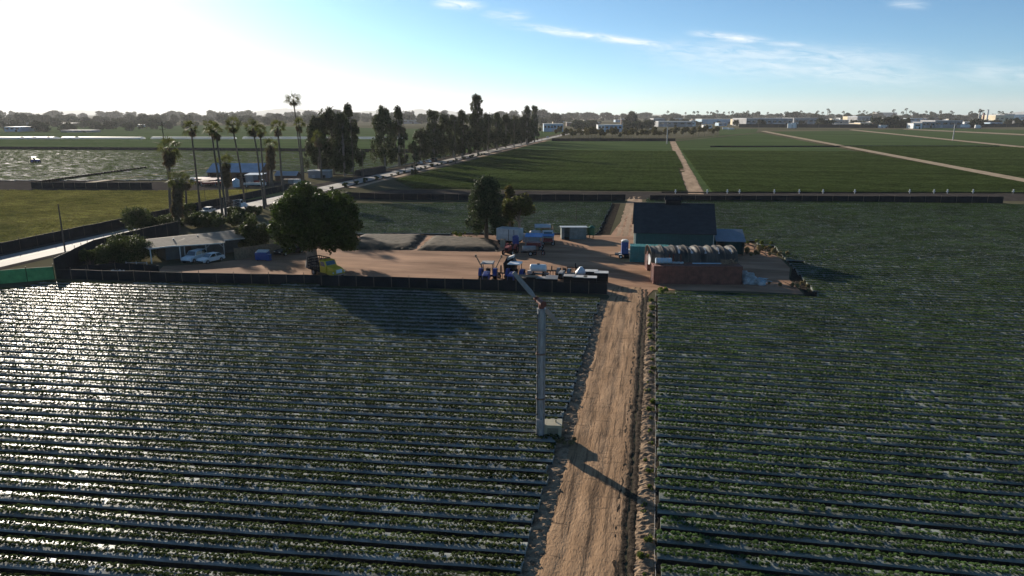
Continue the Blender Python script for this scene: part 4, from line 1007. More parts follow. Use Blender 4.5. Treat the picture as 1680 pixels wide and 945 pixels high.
slab(mb, [(-.6, -.6, HE - .12), (HL + .5, -.6, HE - .12), (HL + .5, HD / 2, HR), (-.6, HD / 2, HR)], .12)
slab(mb, [(HL + .5, HD + .6, HE - .12), (-.6, HD + .6, HE - .12), (-.6, HD / 2, HR), (HL + .5, HD / 2, HR)], .12)
rf_ = mb.build('roof', 'houseroof', hse)
for x, y in ((4., 2.2), (8., 2.8)):
    mb = MB(); mb.cyl((x, y, 2.7), (x, y, 3.25), .12, .12, 8); mb.build('vent', 'steel', rf_)
mb = MB(); mb.box(-.63, -.603, -.62, HD + .62, HE - .2, HE + .02); mb.box(-.6, HL + .5, -.66, -.603, HE - .22, HE + .0); mb.build('fascia', 'offwhite', hse)
for x in (-.4, 4.0):
    mb = MB(); mb.box(x, x + .14, -.45, -.31, 0, HE - .12); mb.build('post', 'white', hse)
mb = MB(); mb.box(9.2, 10.5, .86, .897, .95, 2.1); w_ = mb.build('window', 'glass', hse)
mb = MB(); mb.box(9.1, 10.6, .83, .858, .88, .95); mb.box(9.1, 10.6, .83, .858, 2.1, 2.18); mb.box(9.1, 9.18, .83, .858, .95, 2.1); mb.box(10.52, 10.6, .83, .858, .95, 2.1); mb.box(9.82, 9.88, .83, .858, .95, 2.1); mb.build('frame', 'white', w_)
mb = MB(); mb.box(5.2, 6.2, .86, .897, .02, 2.1); mb.build('door', 'brownwall', hse)
wing = thing('porch_wing', 'hip roofed porch wing of the farmhouse above the white hatchback', 'porch', (-70.6, 102.8, 0), R(33))
mb = MB()
mb.add([(-6.2, -.2, 2.5), (2.6, -.2, 2.5), (2.6, 7.2, 2.5), (-6.2, 7.2, 2.5), (-3.4, 3.4, 3.05), (-.6, 3.4, 3.05)], [(0, 1, 5, 4), (1, 2, 5), (2, 3, 4, 5), (3, 0, 4), (3, 2, 1, 0)])
mb.build('roof', 'houseroof', wing)
mb = MB(); mb.box(-5.8, 2.2, -.24, -.2, 2.34, 2.52); mb.box(2.6, 2.64, 0, 7, 2.34, 2.52); mb.build('fascia', 'offwhite', wing)
for x in (-3.6, -.4, 2.3):
    mb = MB(); mb.box(x, x + .14, 0, .14, 0, 2.49); mb.build('post', 'offwhite', wing)
for x, s in ((-.33, 1), (2.37, -1)):
    mb = MB(); mb.cyl((x, .07, 1.7), (x + .75 * s, .07, 2.45), .05, .05, 4); mb.build('brace', 'offwhite', wing)
mb = MB(); mb.box(-5.8, 2.2, 3.0, 3.1, 0, 2.48); mb.build('wall', 'housewall', wing)
mb = MB(); mb.box(-2.6, -1.2, 2.96, 2.997, .9, 2.0); w_ = mb.build('window', 'glass', wing)
mb = MB(); mb.box(-2.7, -1.1, 2.93, 2.957, .82, .9); mb.box(-2.7, -1.1, 2.93, 2.957, 2.0, 2.08); mb.box(-1.94, -1.86, 2.93, 2.957, .9, 2.0); mb.build('frame', 'white', w_)
t = thing('yard_gate', 'low pale rail gate in front of the large dark shrub by the house', 'gate', gp(225, 441), R(10))
mb = MB()
for z in (.45, .9): mb.box(-1.6, 1.6, -.03, .03, z, z + .07)
mb.build('rail', 'offwhite', t)
for x in (-1.6, 0, 1.6):
    mb = MB(); mb.box(x - .05, x + .05, -.05, .05, 0, 1.1); mb.build('post', 'offwhite', t)

# ------------------------------------------------------------------ small yard structures
a, b = gp(921, 393), gp(962, 393)
t = thing('tin_shed', 'grey corrugated open fronted shed with flat pale roof behind the yard', 'shed', a, math.atan2(b.y - a.y, b.x - a.x))
W_ = (b - a).length; mb = MB(); mb.box(1.5, W_, 0, .06, 0, 2.25); mb.box(0, W_, 2.5, 2.56, 0, 2.1); mb.box(0, .06, .06, 2.5, 0, 2.15); mb.box(W_ - .06, W_, .062, 2.5, 0, 2.15); mb.box(.0, .55, 0, .06, 0, 2.25); mb.build('wall', 'shedwall', t)
mb = MB(); slab(mb, [(-.2, -.3, 2.3), (W_ + .2, -.3, 2.3), (W_ + .2, 2.8, 2.12), (-.2, 2.8, 2.12)], .07); mb.build('roof', 'shedroof', t)
t = thing('green_tank', 'dark green upright spray tank on legs right of the grey shed', 'tank', gp(970, 391))
mb = MB(); mb.cyl((0, 0, .7), (0, 0, 2.1), .75, .75, 16); mb.cyl((0, 0, 2.1), (0, 0, 2.4), .75, .25, 16); mb.build('shell', 'greenp', t)
for k in range(4):
    mb = MB(); mb.cyl((.5 * math.cos(k * 1.57 + .78), .5 * math.sin(k * 1.57 + .78), 0), (.5 * math.cos(k * 1.57 + .78), .5 * math.sin(k * 1.57 + .78), .8), .05, .05, 6); mb.build('leg', 'black', t)
# ground cloths behind the yard
def heap(label, pix, hgt, seed):
    g = np.random.default_rng(seed); q = [gp(*p) for p in pix]; o = q[0]; n = 26; v = []
    for i in range(n + 1):
        for j in range(n + 1):
            s, t_ = i / n, j / n; p = (q[0] * (1 - s) + q[1] * s) * (1 - t_) + (q[3] * (1 - s) + q[2] * s) * t_
            edge = min(s * 1.6, t_, (1 - s) * 1.6, 1 - t_); e_ = min(1, edge * 4.5); rim = g.normal(0, .25) * (1 - e_)
            v.append((p.x - o.x + rim, p.y - o.y + rim, (hgt * (1 - (1 - e_) ** 2) * (1 + g.normal(0, .05)) - .02)))
    mb = MB(); mb.add(v, [(i * (n + 1) + j, (i + 1) * (n + 1) + j, (i + 1) * (n + 1) + j + 1, i * (n + 1) + j + 1) for i in range(n) for j in range(n)], 0, None, True)
    tag(mb.build('compost_heap', 'cloth', loc=o), label, 'compost heap')
heap('long low dark compost heap right of the big ficus, left of the other heap', [(556, 410), (676, 411), (700, 386), (596, 386)], .75, 1)
heap('long low dark compost heap in front of the conifer, right of the other heap', [(682, 412), (822, 413), (806, 394), (712, 388)], .75, 2)
a = gp(419, 428)
t = thing('dumpster', 'blue dumpster with raised white lid against the brown board fence', 'dumpster', a, R(8))
mb = MB(); mb.prism([(0, .15), (1.35, .15), (1.5, 1.35), (-.1, 1.35)], 0, 1.9, 'x'); mb.build('bin', 'toilet', t)
mb = MB(); slab(mb, [(.0, .3, 1.36), (1.9, .3, 1.36), (1.9, 1.5, 1.55), (0, 1.5, 1.55)], .05); mb.build('lid', 'offwhite', t)
for x in (.25, 1.65):
    for y in (.2, 1.2):
        mb = MB(); mb.cyl((x - .05, y, .09), (x + .05, y, .09), .09, .09, 8); mb.build('wheel', 'rubber', t)
bm2 = MB(); bm2.box(-.3, .3, -.35, .35, .1, 1.0, 0, None, -.04, -.04); bm2.box(-.36, .36, -.4, .42, 1.0, 1.07); bm2.cyl((-.33, .33, .12), (.33, .33, .12), .12, .12, 8)
tag(bm2.build('wheelie_bin', 'toilet', loc=gp(441, 428)), 'small blue wheeled bin right of the blue dumpster', 'bin')
# ------------------------------------------------------------------ vehicles
def heading(front, rear):
    a, b = gp(*front), gp(*rear); c = (a + b) / 2; return (c.x, c.y, 0), math.atan2(a.y - b.y, a.x - b.x)
def wheel(t, x, y, r, w_, rim='steel', hubside=1, name='wheel', n=16):
    mb = MB(); mb.cyl((x, y - w_ / 2, r), (x, y + w_ / 2, r), r, r, n); mb.cyl((x, y - w_ * .46, r), (x, y + w_ * .46, r), r * 1.0, r * 1.0, n)
    wl = mb.build(name, 'rubber', t)
    mb = MB(); s = w_ / 2 + .012; mb.cyl((x, y - s, r), (x, y + s, r), r * .56, r * .56, 12); mb.build('rim', rim, wl); return wl
def car(name, label, cat, loc, rot, paint, style='hatch', group=None, Lc=4.3, Wc=1.76):
    t = thing(name, label, cat, loc, rot, group); h = Lc / 2; w_ = Wc / 2
    if style == 'suv': belt, top, hoodx, ws, rs, rr_ = 1.05, 1.72, .95, .35, -h + .25, -h + .1
    elif style == 'pickup': belt, top, hoodx, ws, rs, rr_ = 1.0, 1.70, 1.05, .45, -.75, -.85
    else: belt, top, hoodx, ws, rs, rr_ = .92, 1.44, 1.0, .2, -h + .95, -h + .3
    mb = MB(); mb.prism([(-h, .32), (h - .04, .28), (h, .5), (h - .08, belt - .2), (h - .3, belt - .1), (hoodx, belt), (-h + .05, belt + .02), (-h - .02, .6)], -w_, w_, 'y')
    body = mb.build('body', paint, t, bevel=.07)
    mb = MB(); i = .17
    lo = [(rr_, -w_ + .05, belt), (hoodx - .02, -w_ + .05, belt), (hoodx - .02, w_ - .05, belt), (rr_, w_ - .05, belt)]
    hi = [(rs, -w_ + i, top), (ws, -w_ + i, top), (ws, w_ - i, top), (rs, w_ - i, top)]
    mb.add(lo + hi, [(0, 3, 2, 1), (4, 5, 6, 7), (0, 1, 5, 4), (1, 2, 6, 5), (2, 3, 7, 6), (3, 0, 4, 7)]); mb.build('cabin', paint, t, bevel=.05)
    def lerp(a, b, s): return tuple(a[k] + (b[k] - a[k]) * s for k in range(3))
    def pane(nm, A, B, C_, D, off, m='glass', e=.1):
        c = lerp(lerp(A, B, .5), lerp(D, C_, .5), .5); q = [lerp(p, c, e) for p in (A, B, C_, D)]
        q = [(p[0] + off[0], p[1] + off[1], p[2] + off[2]) for p in q]
        k = MB(); k.add(q + [(p[0] - off[0] * .6, p[1] - off[1] * .6, p[2] - off[2] * .6) for p in q], [(0, 1, 2, 3), (7, 6, 5, 4), (0, 4, 5, 1), (1, 5, 6, 2), (2, 6, 7, 3), (3, 7, 4, 0)]); k.build(nm, m, t)
    pane('windscreen', lo[1], lo[2], hi[2], hi[1], (.02, 0, .012), 'skyglass')
    pane('rear_window', lo[3], lo[0], hi[0], hi[3], (-.02, 0, .012))
    for s, (A, B, C_, D) in ((-1, (lo[0], lo[1], hi[1], hi[0])), (1, (lo[2], lo[3], hi[3], hi[2]))):
        m1, m2 = lerp(A, B, .5), lerp(D, C_, .5)
        pane('side_window', A, m1, m2, D, (0, .02 * s, .006), e=.14); pane('side_window', m1, B, C_, m2, (0, .02 * s, .006), e=.14)
    if style == 'pickup':
        mb = MB(); mb.box(-h + .12, rr_ - .1, -w_ + .12, w_ - .12, belt + .02, belt + .04); mb.build('bed', 'black', t)
    for s in (-1, 1):
        mb = MB(); mb.box(h - .16, h + .005, s * (w_ - .28) - .17, s * (w_ - .28) + .17, belt - .34, belt - .2); mb.build('headlight', 'lampw', t)
        mb = MB(); mb.box(-h - .035, -h + .05, s * (w_ - .18) - .12, s * (w_ - .18) + .12, belt - .3, belt - .05); mb.build('tail_light', 'lampred', t)
    mb = MB(); mb.box(h - .06, h + .025, -w_ + .1, w_ - .1, .34, .52); mb.build('bumper', 'black', t)
    r = .36 if style != 'hatch' else .32
    for x in (-h * .62, h * .62):
        for y in (-w_ + .06, w_ - .06): wheel(t, x, y, r, .24)
    return t
l, r = heading((305, 433), (334, 424)); car('parked_car', 'white boxy older car parked left of the white hatchback by the house', 'car', l, r, 'white', 'suv', Lc=4.5)
l, r = heading((332, 433), (360, 427)); car('parked_car', 'clean white hatchback parked right of the boxy white car by the house', 'car', l, r, 'white', 'hatch', Lc=4.2)
l, r = heading((457, 420), (494, 413)); car('parked_car', 'dark pickup truck in deep shade under the left side of the big ficus', 'pickup', l, r, 'black', 'pickup', Lc=5.2, Wc=1.9)
for k, (px, py, m_, lab) in enumerate([(692, 270, 'steel', 'silver car parked nearest in the roadside trio beyond the ficus'), (704, 267, 'white', 'white car parked in the middle of the roadside trio beyond the ficus'), (716, 265, 'black', 'dark car parked last in the roadside trio beyond the ficus')]):
    p = gp(px, py); car('parked_car', lab, 'car', (-107.3, p.y, 0.04), R(88), m_, ['suv', 'hatch', 'suv'][k], 'cars parked along the paved road')
p = gp(917, 226.5); car('parked_car', 'tiny white van far along the paved road beyond the gum row', 'van', (-103.9, p.y, .06), R(-90), 'white', 'suv', Lc=5)
p = gp(366, 354); car('parked_car', 'pale car on the paved road half hidden by the shaggy palm', 'car', (-103.6, 152, .06), R(-90), 'offwhite', 'hatch')

def truck(name, label, loc, rot, cabm, bedm, Lt=6.4, rack=False, hood=True):
    t = thing(name, label, 'truck', loc, rot); h = Lt / 2; w_ = 1.05
    mb = MB(); mb.box(-h, h - .3, -.45, .45, .45, .7); mb.build('chassis', 'black', t)
    if hood:
        mb = MB(); mb.prism([(h - 1.75, .6), (h - .05, .6), (h, .8), (h - .1, 1.38), (h - .5, 1.52), (h - 1.75, 1.72)], -.8, .8, 'y'); hd = mb.build('hood', cabm, t, bevel=.08)
        mb = MB(); mb.box(h - .02, h + .03, -.5, .5, .8, 1.3); mb.build('grille', 'white' if cabm == 'yellow' else 'black', hd)
        cx0, cx1 = h - 3.25, h - 1.75
        for s in (-1, 1):
            mb = MB(); mb.prism([(h - 1.4, .55), (h - .1, .55), (h - .1, 1.0), (h - .4, 1.12), (h - 1.1, 1.12), (h - 1.4, .9)], s * .98 - .17, s * .98 + .17, 'y'); mb.build('fender', cabm, t, bevel=.05)
            mb = MB(); mb.cyl((h - .12, s * .98, .93), (h - .08 + .02, s * .98, .93), .11, .11, 10); mb.build('headlight', 'lampw', t)
    else: cx0, cx1 = h - 1.6, h
    mb = MB(); mb.prism([(cx0, .6), (cx1, .6), (cx1, 1.7 if hood else 1.4), (cx1 - .35, 2.4), (cx0 + .05, 2.45), (cx0, 2.3)], -w_ + .08, w_ - .08, 'y'); cb = mb.build('cab', cabm, t, bevel=.07)
    z0 = 1.72 if hood else 1.42
    mb = MB(); mb.add([(cx1 - .02 + .025, -.8, z0 + .05), (cx1 + .005, .8, z0 + .05), (cx1 - .30, .75, 2.33), (cx1 - .30, -.75, 2.33)], [(0, 1, 2, 3)]); mb.build('windscreen', 'skyglass', t)
    for s in (-1, 1):
        mb = MB(); yy = s * (w_ - .072); mb.add([(cx0 + .25, yy, 1.62), (cx1 - .12, yy, 1.62), (cx1 - .42, yy, 2.28), (cx0 + .25, yy, 2.28)], [(0, 1, 2, 3)]); mb.build('side_window', 'skyglass' if cabm == 'yellow' else 'glass', t)
    mb = MB(); mb.box(-h, cx0 - .1, -w_, w_, .78, .92)
    if rack:
        n = 6
        for k in range(n):
            x = -h + .06 + (cx0 - .2 + h) * k / (n - 1)
            for s in (-1, 1): mb.box(x - .04, x + .04, s * w_ - .03, s * w_ + .03, .92, 2.5)
        for z in (1.2, 1.6, 2.0, 2.4):
            for s in (-1, 1): mb.box(-h, cx0 - .14, s * w_ - .02, s * w_ + .02, z, z + .14)
            mb.box(-h - .02, -h + .02, -w_, w_, z, z + .14); mb.box(cx0 - .16, cx0 - .12, -w_, w_, z, z + .14)
    else:
        mb.box(-h, cx0 - .1, -w_, -w_ + .06, .92, 1.4); mb.box(-h, cx0 - .1, w_ - .06, w_, .92, 1.4)
    mb.build('bed', bedm, t)
    mb = MB(); mb.box(h - .02, h + .10, -1.0, 1.0, .45, .65); mb.build('bumper', 'chrome', t)
    for x, ys in ((h - .75, (-.9, .9)), (-h + 1.2, (-.86, .86))):
        for y in ys: wheel(t, x, y, .45, .28)
    return t
truck('farm_truck', 'yellow bonneted farm truck with black stake rack, parked under the big ficus', (gp(536, 452).x, gp(536, 452).y, 0), R(-28), 'yellow', 'black', 6.0, True)
truck('farm_truck', 'dark stake bed truck with white cab driving on the paved road behind the palms', (-100.2, gp(398, 345).y, .06), R(92), 'white', 'black', 7.0, True, True)
truck('farm_truck', 'white flat nosed truck parked at the left farm compound under the pale canopy', (gp(418, 307).x, gp(418, 307).y, 0), R(20), 'white', 'offwhite', 7.0, False, False)
t = truck('farm_truck', 'old truck with pale cab and timber bed parked left of the grey shed', (gp(898, 397).x, gp(898, 397).y, 0), R(-80), 'offwhite', 'wood', 6.2, True, False)

def tractor(label, loc, rot, paint, canopy='white', arms=False, hopper=False, small=False, s=1.0):
    t = thing('tractor', label, 'tractor', loc, rot); t.scale = (s, s, s)
    mb = MB(); mb.prism([(.35, .75), (2.0, .72), (2.08, .95), (2.0, 1.32), (1.6, 1.42), (.35, 1.5)], -.36, .36, 'y'); hd = mb.build('hood', paint, t, bevel=.06)
    mb = MB(); mb.box(2.03, 2.1, -.28, .28, .8, 1.25); mb.build('grille', 'black', hd)
    mb = MB(); mb.box(-.9, 1.9, -.26, .26, .5, .75); mb.cyl((1.45, -.85, .42), (1.45, .85, .42), .07, .07, 8); mb.cyl((-.55, -.8, .72), (-.55, .8, .72), .12, .12, 8); mb.build('chassis', 'black', t)
    for y in (-.82, .82): wheel(t, -.55, y, .76, .42, paint if paint != 'greenp' else 'yellow')
    for y in (-.78, .78): wheel(t, 1.45, y, .42, .26, 'white')
    for s_ in (-1, 1):
        pts = []; mb = MB()
        for k in range(7):
            a_ = math.pi * (.05 + .75 * k / 6); pts.append((-.55 + .86 * math.cos(a_), .76 + .86 * math.sin(a_)))
        v = [(p[0], yy, p[1]) for p in pts for yy in (s_ * .58, s_ * 1.05)]
        mb.add(v, [(2 * k, 2 * k + 1, 2 * k + 3, 2 * k + 2) for k in range(6)]); mb.build('fender', paint, t)
    mb = MB(); mb.box(-.75, -.3, -.25, .25, 1.0, 1.12); mb.box(-.82, -.72, -.25, .25, 1.1, 1.55); mb.build('seat', 'black', t)
    mb = MB(); mb.cyl((.2, 0, 1.3), (.02, 0, 1.62), .03, .03, 6); mb.cyl((.0, -.18, 1.63), (.0, .18, 1.63), .03, .03, 6); mb.build('steering_wheel', 'black', t)
    mb = MB(); mb.cyl((1.2, .2, 1.4), (1.2, .2, 2.1), .04, .04, 6); mb.build('exhaust', 'black', t)
    if canopy:
        rf_ = MB(); rf_.box(-1.1, .55, -.75, .75, 2.28, 2.40, 0, None, .06, .06); cn = rf_.build('canopy', canopy, t, bevel=.04)
        mb = MB()
        for x in (-.95, .4):
            for y in (-.62, .62): mb.cyl((x, y, 1.2), (x, y, 2.28), .04, .04, 6)
        mb.build('post', 'black', cn)
    if arms:
        for s_ in (-1, 1):
            mb = MB(); mb.tube([(-1.2, s_ * .5, .8), (-1.4, s_ * .9, 1.7), (-1.2, s_ * 1.5, 2.9)], [.07, .07, .06], 6); mb.box(-1.35, -1.05, s_ * 1.5 - .09, s_ * 1.5 + .09, 2.75, 3.05)
            for k in range(4): mb.cyl((-1.4 + k * .05, s_ * (1.0 + k * .13), 1.8 + k * .28), (-1.0, s_ * (.9 + k * .13), 1.7 + k * .25), .04, .04, 5)
            mb.build('folded_boom', 'wood', t)
    if hopper:
        mb = MB(); mb.box(-2.2, -1.2, -1.5, -.2, .9, 2.1, 0, None, -.1, -.1); mb.prism([(-1.5, 2.1), (-.2, 2.1), (-.5, 2.75), (-1.2, 2.75)], -2.2, -1.2, 'x'); mb.build('hopper', 'black', t)
        mb = MB(); mb.prism([(-1.1, 2.4), (-.4, 2.75), (-.45, 3.0), (-1.15, 2.7)], -2.15, -1.2, 'x'); mb.build('hopper_lid', 'offwhite', t)
    return t
p = gp(800, 464); tractor('blue tractor with two raised folded booms, first in the row behind the front fence', (p.x, p.y, 0), R(-84), 'blue', 'greytray', True, s=1.22)
p = gp(844, 465); tractor('blue tractor with white canopy and black hopper, second in the row behind the fence', (p.x, p.y, 0), R(-92), 'blue', 'white', False, True, s=1.22)
p = gp(924, 458); tractor('small dark open tractor with no canopy between the white tank and the white dome', (p.x, p.y, 0), R(-95), 'greytray', None, s=.95)
p = gp(838, 416); tractor('red tractor in shade beside the white box trailer', (p.x, p.y, 0), R(-100), 'red', None)
p = gp(58, 268); tractor('distant blue tractor working in the glinting field at far left', (p.x, p.y, .2), R(10), 'blue', 'blue', s=1.2)
# white tank sprayer
p = gp(883, 458); t = thing('sprayer', 'white cylindrical tank sprayer on wheels, third in the row behind the fence', 'sprayer', (p.x, p.y, 0), R(4))
mb = MB(); mb.cyl((-1.0, 0, 1.65), (1.0, 0, 1.65), .55, .55, 18); mb.ell((-1.0, 0, 1.65), (.22, .55, .55), 12, 8); mb.ell((1.0, 0, 1.65), (.22, .55, .55), 12, 8); tk = mb.build('tank', 'white', t)
mb = MB(); mb.cyl((0, 0, 2.15), (0, 0, 2.3), .2, .2, 10); mb.build('lid', 'black', tk)
mb = MB(); mb.box(-1.5, 1.5, -.45, .45, .75, .9)
for x in (-.7, .7): mb.box(x - .06, x + .06, -.5, .5, .9, 1.2)
mb.cyl((-1.9, 0, .8), (-1.5, 0, .8), .05, .05, 6); mb.build('frame', 'black', t)
mb = MB()
for s_ in (-1, 1): mb.tube([(s_ * .9, -.6, .8), (s_ * 1.5, -.7, 1.1), (s_ * 2.0, -.7, .7)], .05, 6)
mb.build('boom', 'steel', t)
for x in (-.9, .9):
    for y in (-.55, .55): wheel(t, x, y, .42, .25, 'white')
mb = MB(); mb.box(-1.5, -.9, -.75, -.2, .9, 1.35); mb.build('pump', 'offwhite', t)
# white dome on a dark trailer
p = gp(953, 457); t = thing('dome_tank', 'white pointed dome tank on a dark low trailer in the row behind the fence', 'tank', (p.x, p.y, 0), R(5))
mb = MB(); mb.cyl((0, 0, .75), (0, 0, 1.0), .8, .82, 18); mb.cyl((0, 0, 1.0), (0, 0, 1.75), .82, .16, 18); mb.build('shell', 'white', t)
mb = MB(); mb.box(-1.7, 1.5, -.75, .75, .5, .72); mb.cyl((-2.3, 0, .5), (-1.7, 0, .6), .05, .05, 6); mb.build('bed', 'black', t)
for x in (-.6, .6):
    for y in (-.85, .85): wheel(t, x, y, .33, .2, 'steel')
# stacked bins with pale lids behind the fence
def binstack(label, px, py, w_, d_, h_, rot=0., lid='greytray', body='black', lidtilt=.0):
    h_ += .3; p = gp(px, py); t = thing('bin_stack', label, 'bins', (p.x, p.y, 0), R(rot), 'tray stacks behind the front fence')
    mb = MB(); n = max(2, int(h_ / .35))
    for k in range(n): mb.box(-w_ / 2 + .02 * (k % 2), w_ / 2 - .02 * (k % 2), -d_ / 2 + .015 * (k % 3), d_ / 2 - .015 * (k % 3), .05 + (h_ - .05) * k / n, .05 + (h_ - .05) * (k + 1) / n - .03)
    mb.box(-w_ / 2 + .1, w_ / 2 - .1, -d_ / 2 + .1, d_ / 2 - .1, 0, h_ - .02); mb.build('tray', body, t)
    mb = MB(); mb.add([(-w_ / 2 - .04, -d_ / 2 - .04, h_), (w_ / 2 + .04, -d_ / 2 - .04, h_), (w_ / 2 + .04, d_ / 2 + .04, h_ + lidtilt), (-w_ / 2 - .04, d_ / 2 + .04, h_ + lidtilt), (-w_ / 2 - .04, -d_ / 2 - .04, h_ + .05), (w_ / 2 + .04, -d_ / 2 - .04, h_ + .05), (w_ / 2 + .04, d_ / 2 + .04, h_ + .05 + lidtilt), (-w_ / 2 - .04, d_ / 2 + .04, h_ + .05 + lidtilt)], [(3, 2, 1, 0), (4, 5, 6, 7), (0, 1, 5, 4), (1, 2, 6, 5), (2, 3, 7, 6), (3, 0, 4, 7)]); mb.build('lid', lid, t)
binstack('long low tray stack with a pale lid, left end beside the blade tip', 858, 470, 1.9, 1.2, 1.0, 4, 'wood', lidtilt=.2)
binstack('tray stack with a brown lid under the white tank sprayer', 873, 471, 1.5, 1.2, 1.2, 3, 'wood')
binstack('tray stack with a grey lid, third from the left end of the line', 889, 472, 1.5, 1.2, 1.1, 3)
binstack('tray stack with a tilted grey lid in front of the open tractor', 905, 473, 1.6, 1.2, 1.1, 3, lidtilt=.25)
binstack('tray stack with a blue grey lid just left of the dome trailer', 934, 472, 1.5, 1.3, 1.4, 3)
binstack('tray stack with a bright grey lid under the white dome', 951, 473, 1.9, 1.3, 1.35, 3, 'offwhite')
binstack('tray stack with a bright grey lid, right of the one under the dome', 968, 474, 1.7, 1.3, 1.35, 3, 'offwhite')
binstack('tall dark tray stack with a pale top at the back right of the line', 970, 463, 1.7, 1.4, 1.35, 4, 'offwhite')
binstack('tall dark tray stack with a pale top at the very right end of the line', 986, 465, 1.9, 1.4, 1.3, 4, 'offwhite')
# white box trailer and neighbours
a, b = gp(814, 401), gp(850, 404); t = thing('box_trailer', 'long off white box trailer parked under the conifer and the rusty tree', 'trailer', a, math.atan2(b.y - a.y, b.x - a.x))
W_ = (b - a).length; mb = MB(); mb.box(0, W_, 0, 2.4, .85, 3.0, 0, None, .04, .04); mb.build('box', 'offwhite', t, bevel=.05)
mb = MB(); mb.box(W_ * .56, W_ * .58, -.03, -.003, .9, 2.9); mb.box(W_ * .8, W_ * .82, -.03, -.003, .9, 2.9); mb.build('seam', 'black', t)
mb = MB(); mb.box(.2, W_ - .2, .3, 2.1, .55, .845); mb.build('chassis', 'black', t)
for x in (.9, 1.7):
    for y in (.15, 2.25): wheel(t, x, y, .42, .26)
p = gp(825, 406); t = thing('tool_cabinet', 'small tan cabinet standing in front of the white box trailer', 'cabinet', (p.x, p.y, 0), R(6))
mb = MB(); mb.box(-.45, .45, -.4, .4, .1, 1.5); mb.build('cabinet', 'wood', t)
mb = MB(); mb.box(-.42, -.02, -.43, -.403, .15, 1.45); mb.box(.02, .42, -.43, -.403, .15, 1.45); mb.build('door', 'beige', t)
p = gp(846, 408); t = thing('portable_toilet', 'dark blue portable toilet in shade at the right end of the white box trailer', 'portable toilet', (p.x, p.y, 0), R(10))
mb = MB(); mb.box(-.55, .55, -.55, .55, 0, 2.1); mb.build('cabin', 'toilet', t, bevel=.05)
mb = MB(); mb.prism([(-.6, 2.1), (.6, 2.1), (.35, 2.32), (-.35, 2.32)], -.6, .6, 'y'); mb.build('roof', 'blue', t)
mb = MB(); mb.box(-.4, .4, -.58, -.552, .1, 1.95); mb.build('door', 'blue', t)
def harvest_aid(label, px, py, rot, m, w_=3.0, d_=2.0, h_=2.3):
    p = gp(px, py); t = thing('field_canopy', label, 'field machine', (p.x, p.y, 0), R(rot))
    mb = MB(); mb.prism([(-d_ / 2, h_), (d_ / 2, h_ + .35), (d_ / 2, h_ + .42), (-d_ / 2, h_ + .08)], -w_ / 2, w_ / 2, 'x'); mb.build('canopy', m, t)
    mb = MB()
    for x in (-w_ / 2 + .1, w_ / 2 - .1):
        mb.box(x - .04, x + .04, -d_ / 2 + .05, -d_ / 2 + .13, .3, h_); mb.box(x - .04, x + .04, d_ / 2 - .13, d_ / 2 - .05, .3, h_ + .32)
    mb.build('post', 'steel', t)
    mb = MB(); mb.box(-w_ / 2 + .1, w_ / 2 - .1, -d_ / 2 + .1, d_ / 2 - .1, .7, .85); mb.box(-w_ / 2 + .3, w_ / 2 - .3, -d_ / 2 + .2, d_ / 2 - .2, .85, 1.3); mb.build('deck', 'red', t)
    for x in (-w_ / 2 + .2, w_ / 2 - .2):
        for y in (-d_ / 2 + .2, d_ / 2 - .2): wheel(t, x, y, .35, .2)
harvest_aid('field machine with a bright blue canopy over a red deck, behind the yard', 876, 409, 2, 'blueroof')
harvest_aid('field machine with a smaller pale blue canopy, right behind the bright blue one', 899, 402, 8, 'blueroof', 2.2, 1.6, 1.7)
harvest_aid('field machine under a grey flat canopy between the blue canopy and the shed', 890, 395, 10, 'shedroof', 3.0, 2.2, 2.6)
p = gp(872, 397); t = thing('tarp_heap', 'pale tarpaulin heap behind the bright blue canopy', 'tarpaulin', (p.x, p.y, 0))
mb = MB(); rr = random.Random(4)
for k in range(9): mb.ell((rr.uniform(-1.4, 1.4), rr.uniform(-.5, .5), rr.uniform(.8, 2.0)), (.8, .6, .4), 9, 6)
mb.box(-1.6, 1.6, -.6, .6, 0, 1.5); mb.build('sheet', 'offwhite', t)
p = gp(868, 419); t = thing('spray_trailer', 'small grey tank trailer in shade in front of the blue canopy', 'trailer', (p.x, p.y, 0), R(12))
mb = MB(); mb.cyl((-1.1, 0, 1.15), (1.1, 0, 1.15), .5, .5, 14); mb.build('tank', 'greytray', t)
mb = MB(); mb.box(-1.4, 1.3, -.4, .4, .5, .64); mb.cyl((-2.2, 0, .5), (-1.4, 0, .55), .05, .05, 6); mb.build('frame', 'black', t)
for y in (-.55, .55): wheel(t, .2, y, .4, .22)
def implement(label, px, py, rot, n=5, mast=1.9, m='red'):
    p = gp(px, py); t = thing('implement', label, 'implement', (p.x, p.y, 0), R(rot))
    w_ = n * .2 - .1
    mb = MB(); mb.box(-w_, w_, -.08, .08, .9, 1.05); mb.box(-.08, .08, -.1, .1, 1.05, mast); mb.box(-w_, w_, .4, .5, .9, 1.0); mb.build('toolbar', 'black', t)
    for k in range(n):
        mb = MB(); x = -w_ + .1 + k * .4; mb.tube([(x, 0, .95), (x, .25, .6), (x, .1, .02)], [.06, .05, .035], 5); mb.build('shank', m, t)
    for x in (-w_ * .8, w_ * .8): wheel(t, x, .75, .35, .2, 'steel')
implement('upright dark tillage implement right of the small tank trailer', 884, 420, 8)
implement('rusty cultivator parked behind the tank sprayer, left of the open tractor', 905, 455, 10, 6, 1.7, 'gear')
implement('dark cultivator with a tall mast left of the black hopper tractor', 822, 459, -6, 4, 2.1, 'black')
implement('wide dark cultivator parked behind the white dome tank', 944, 449, 4, 7, 1.6, 'wood')
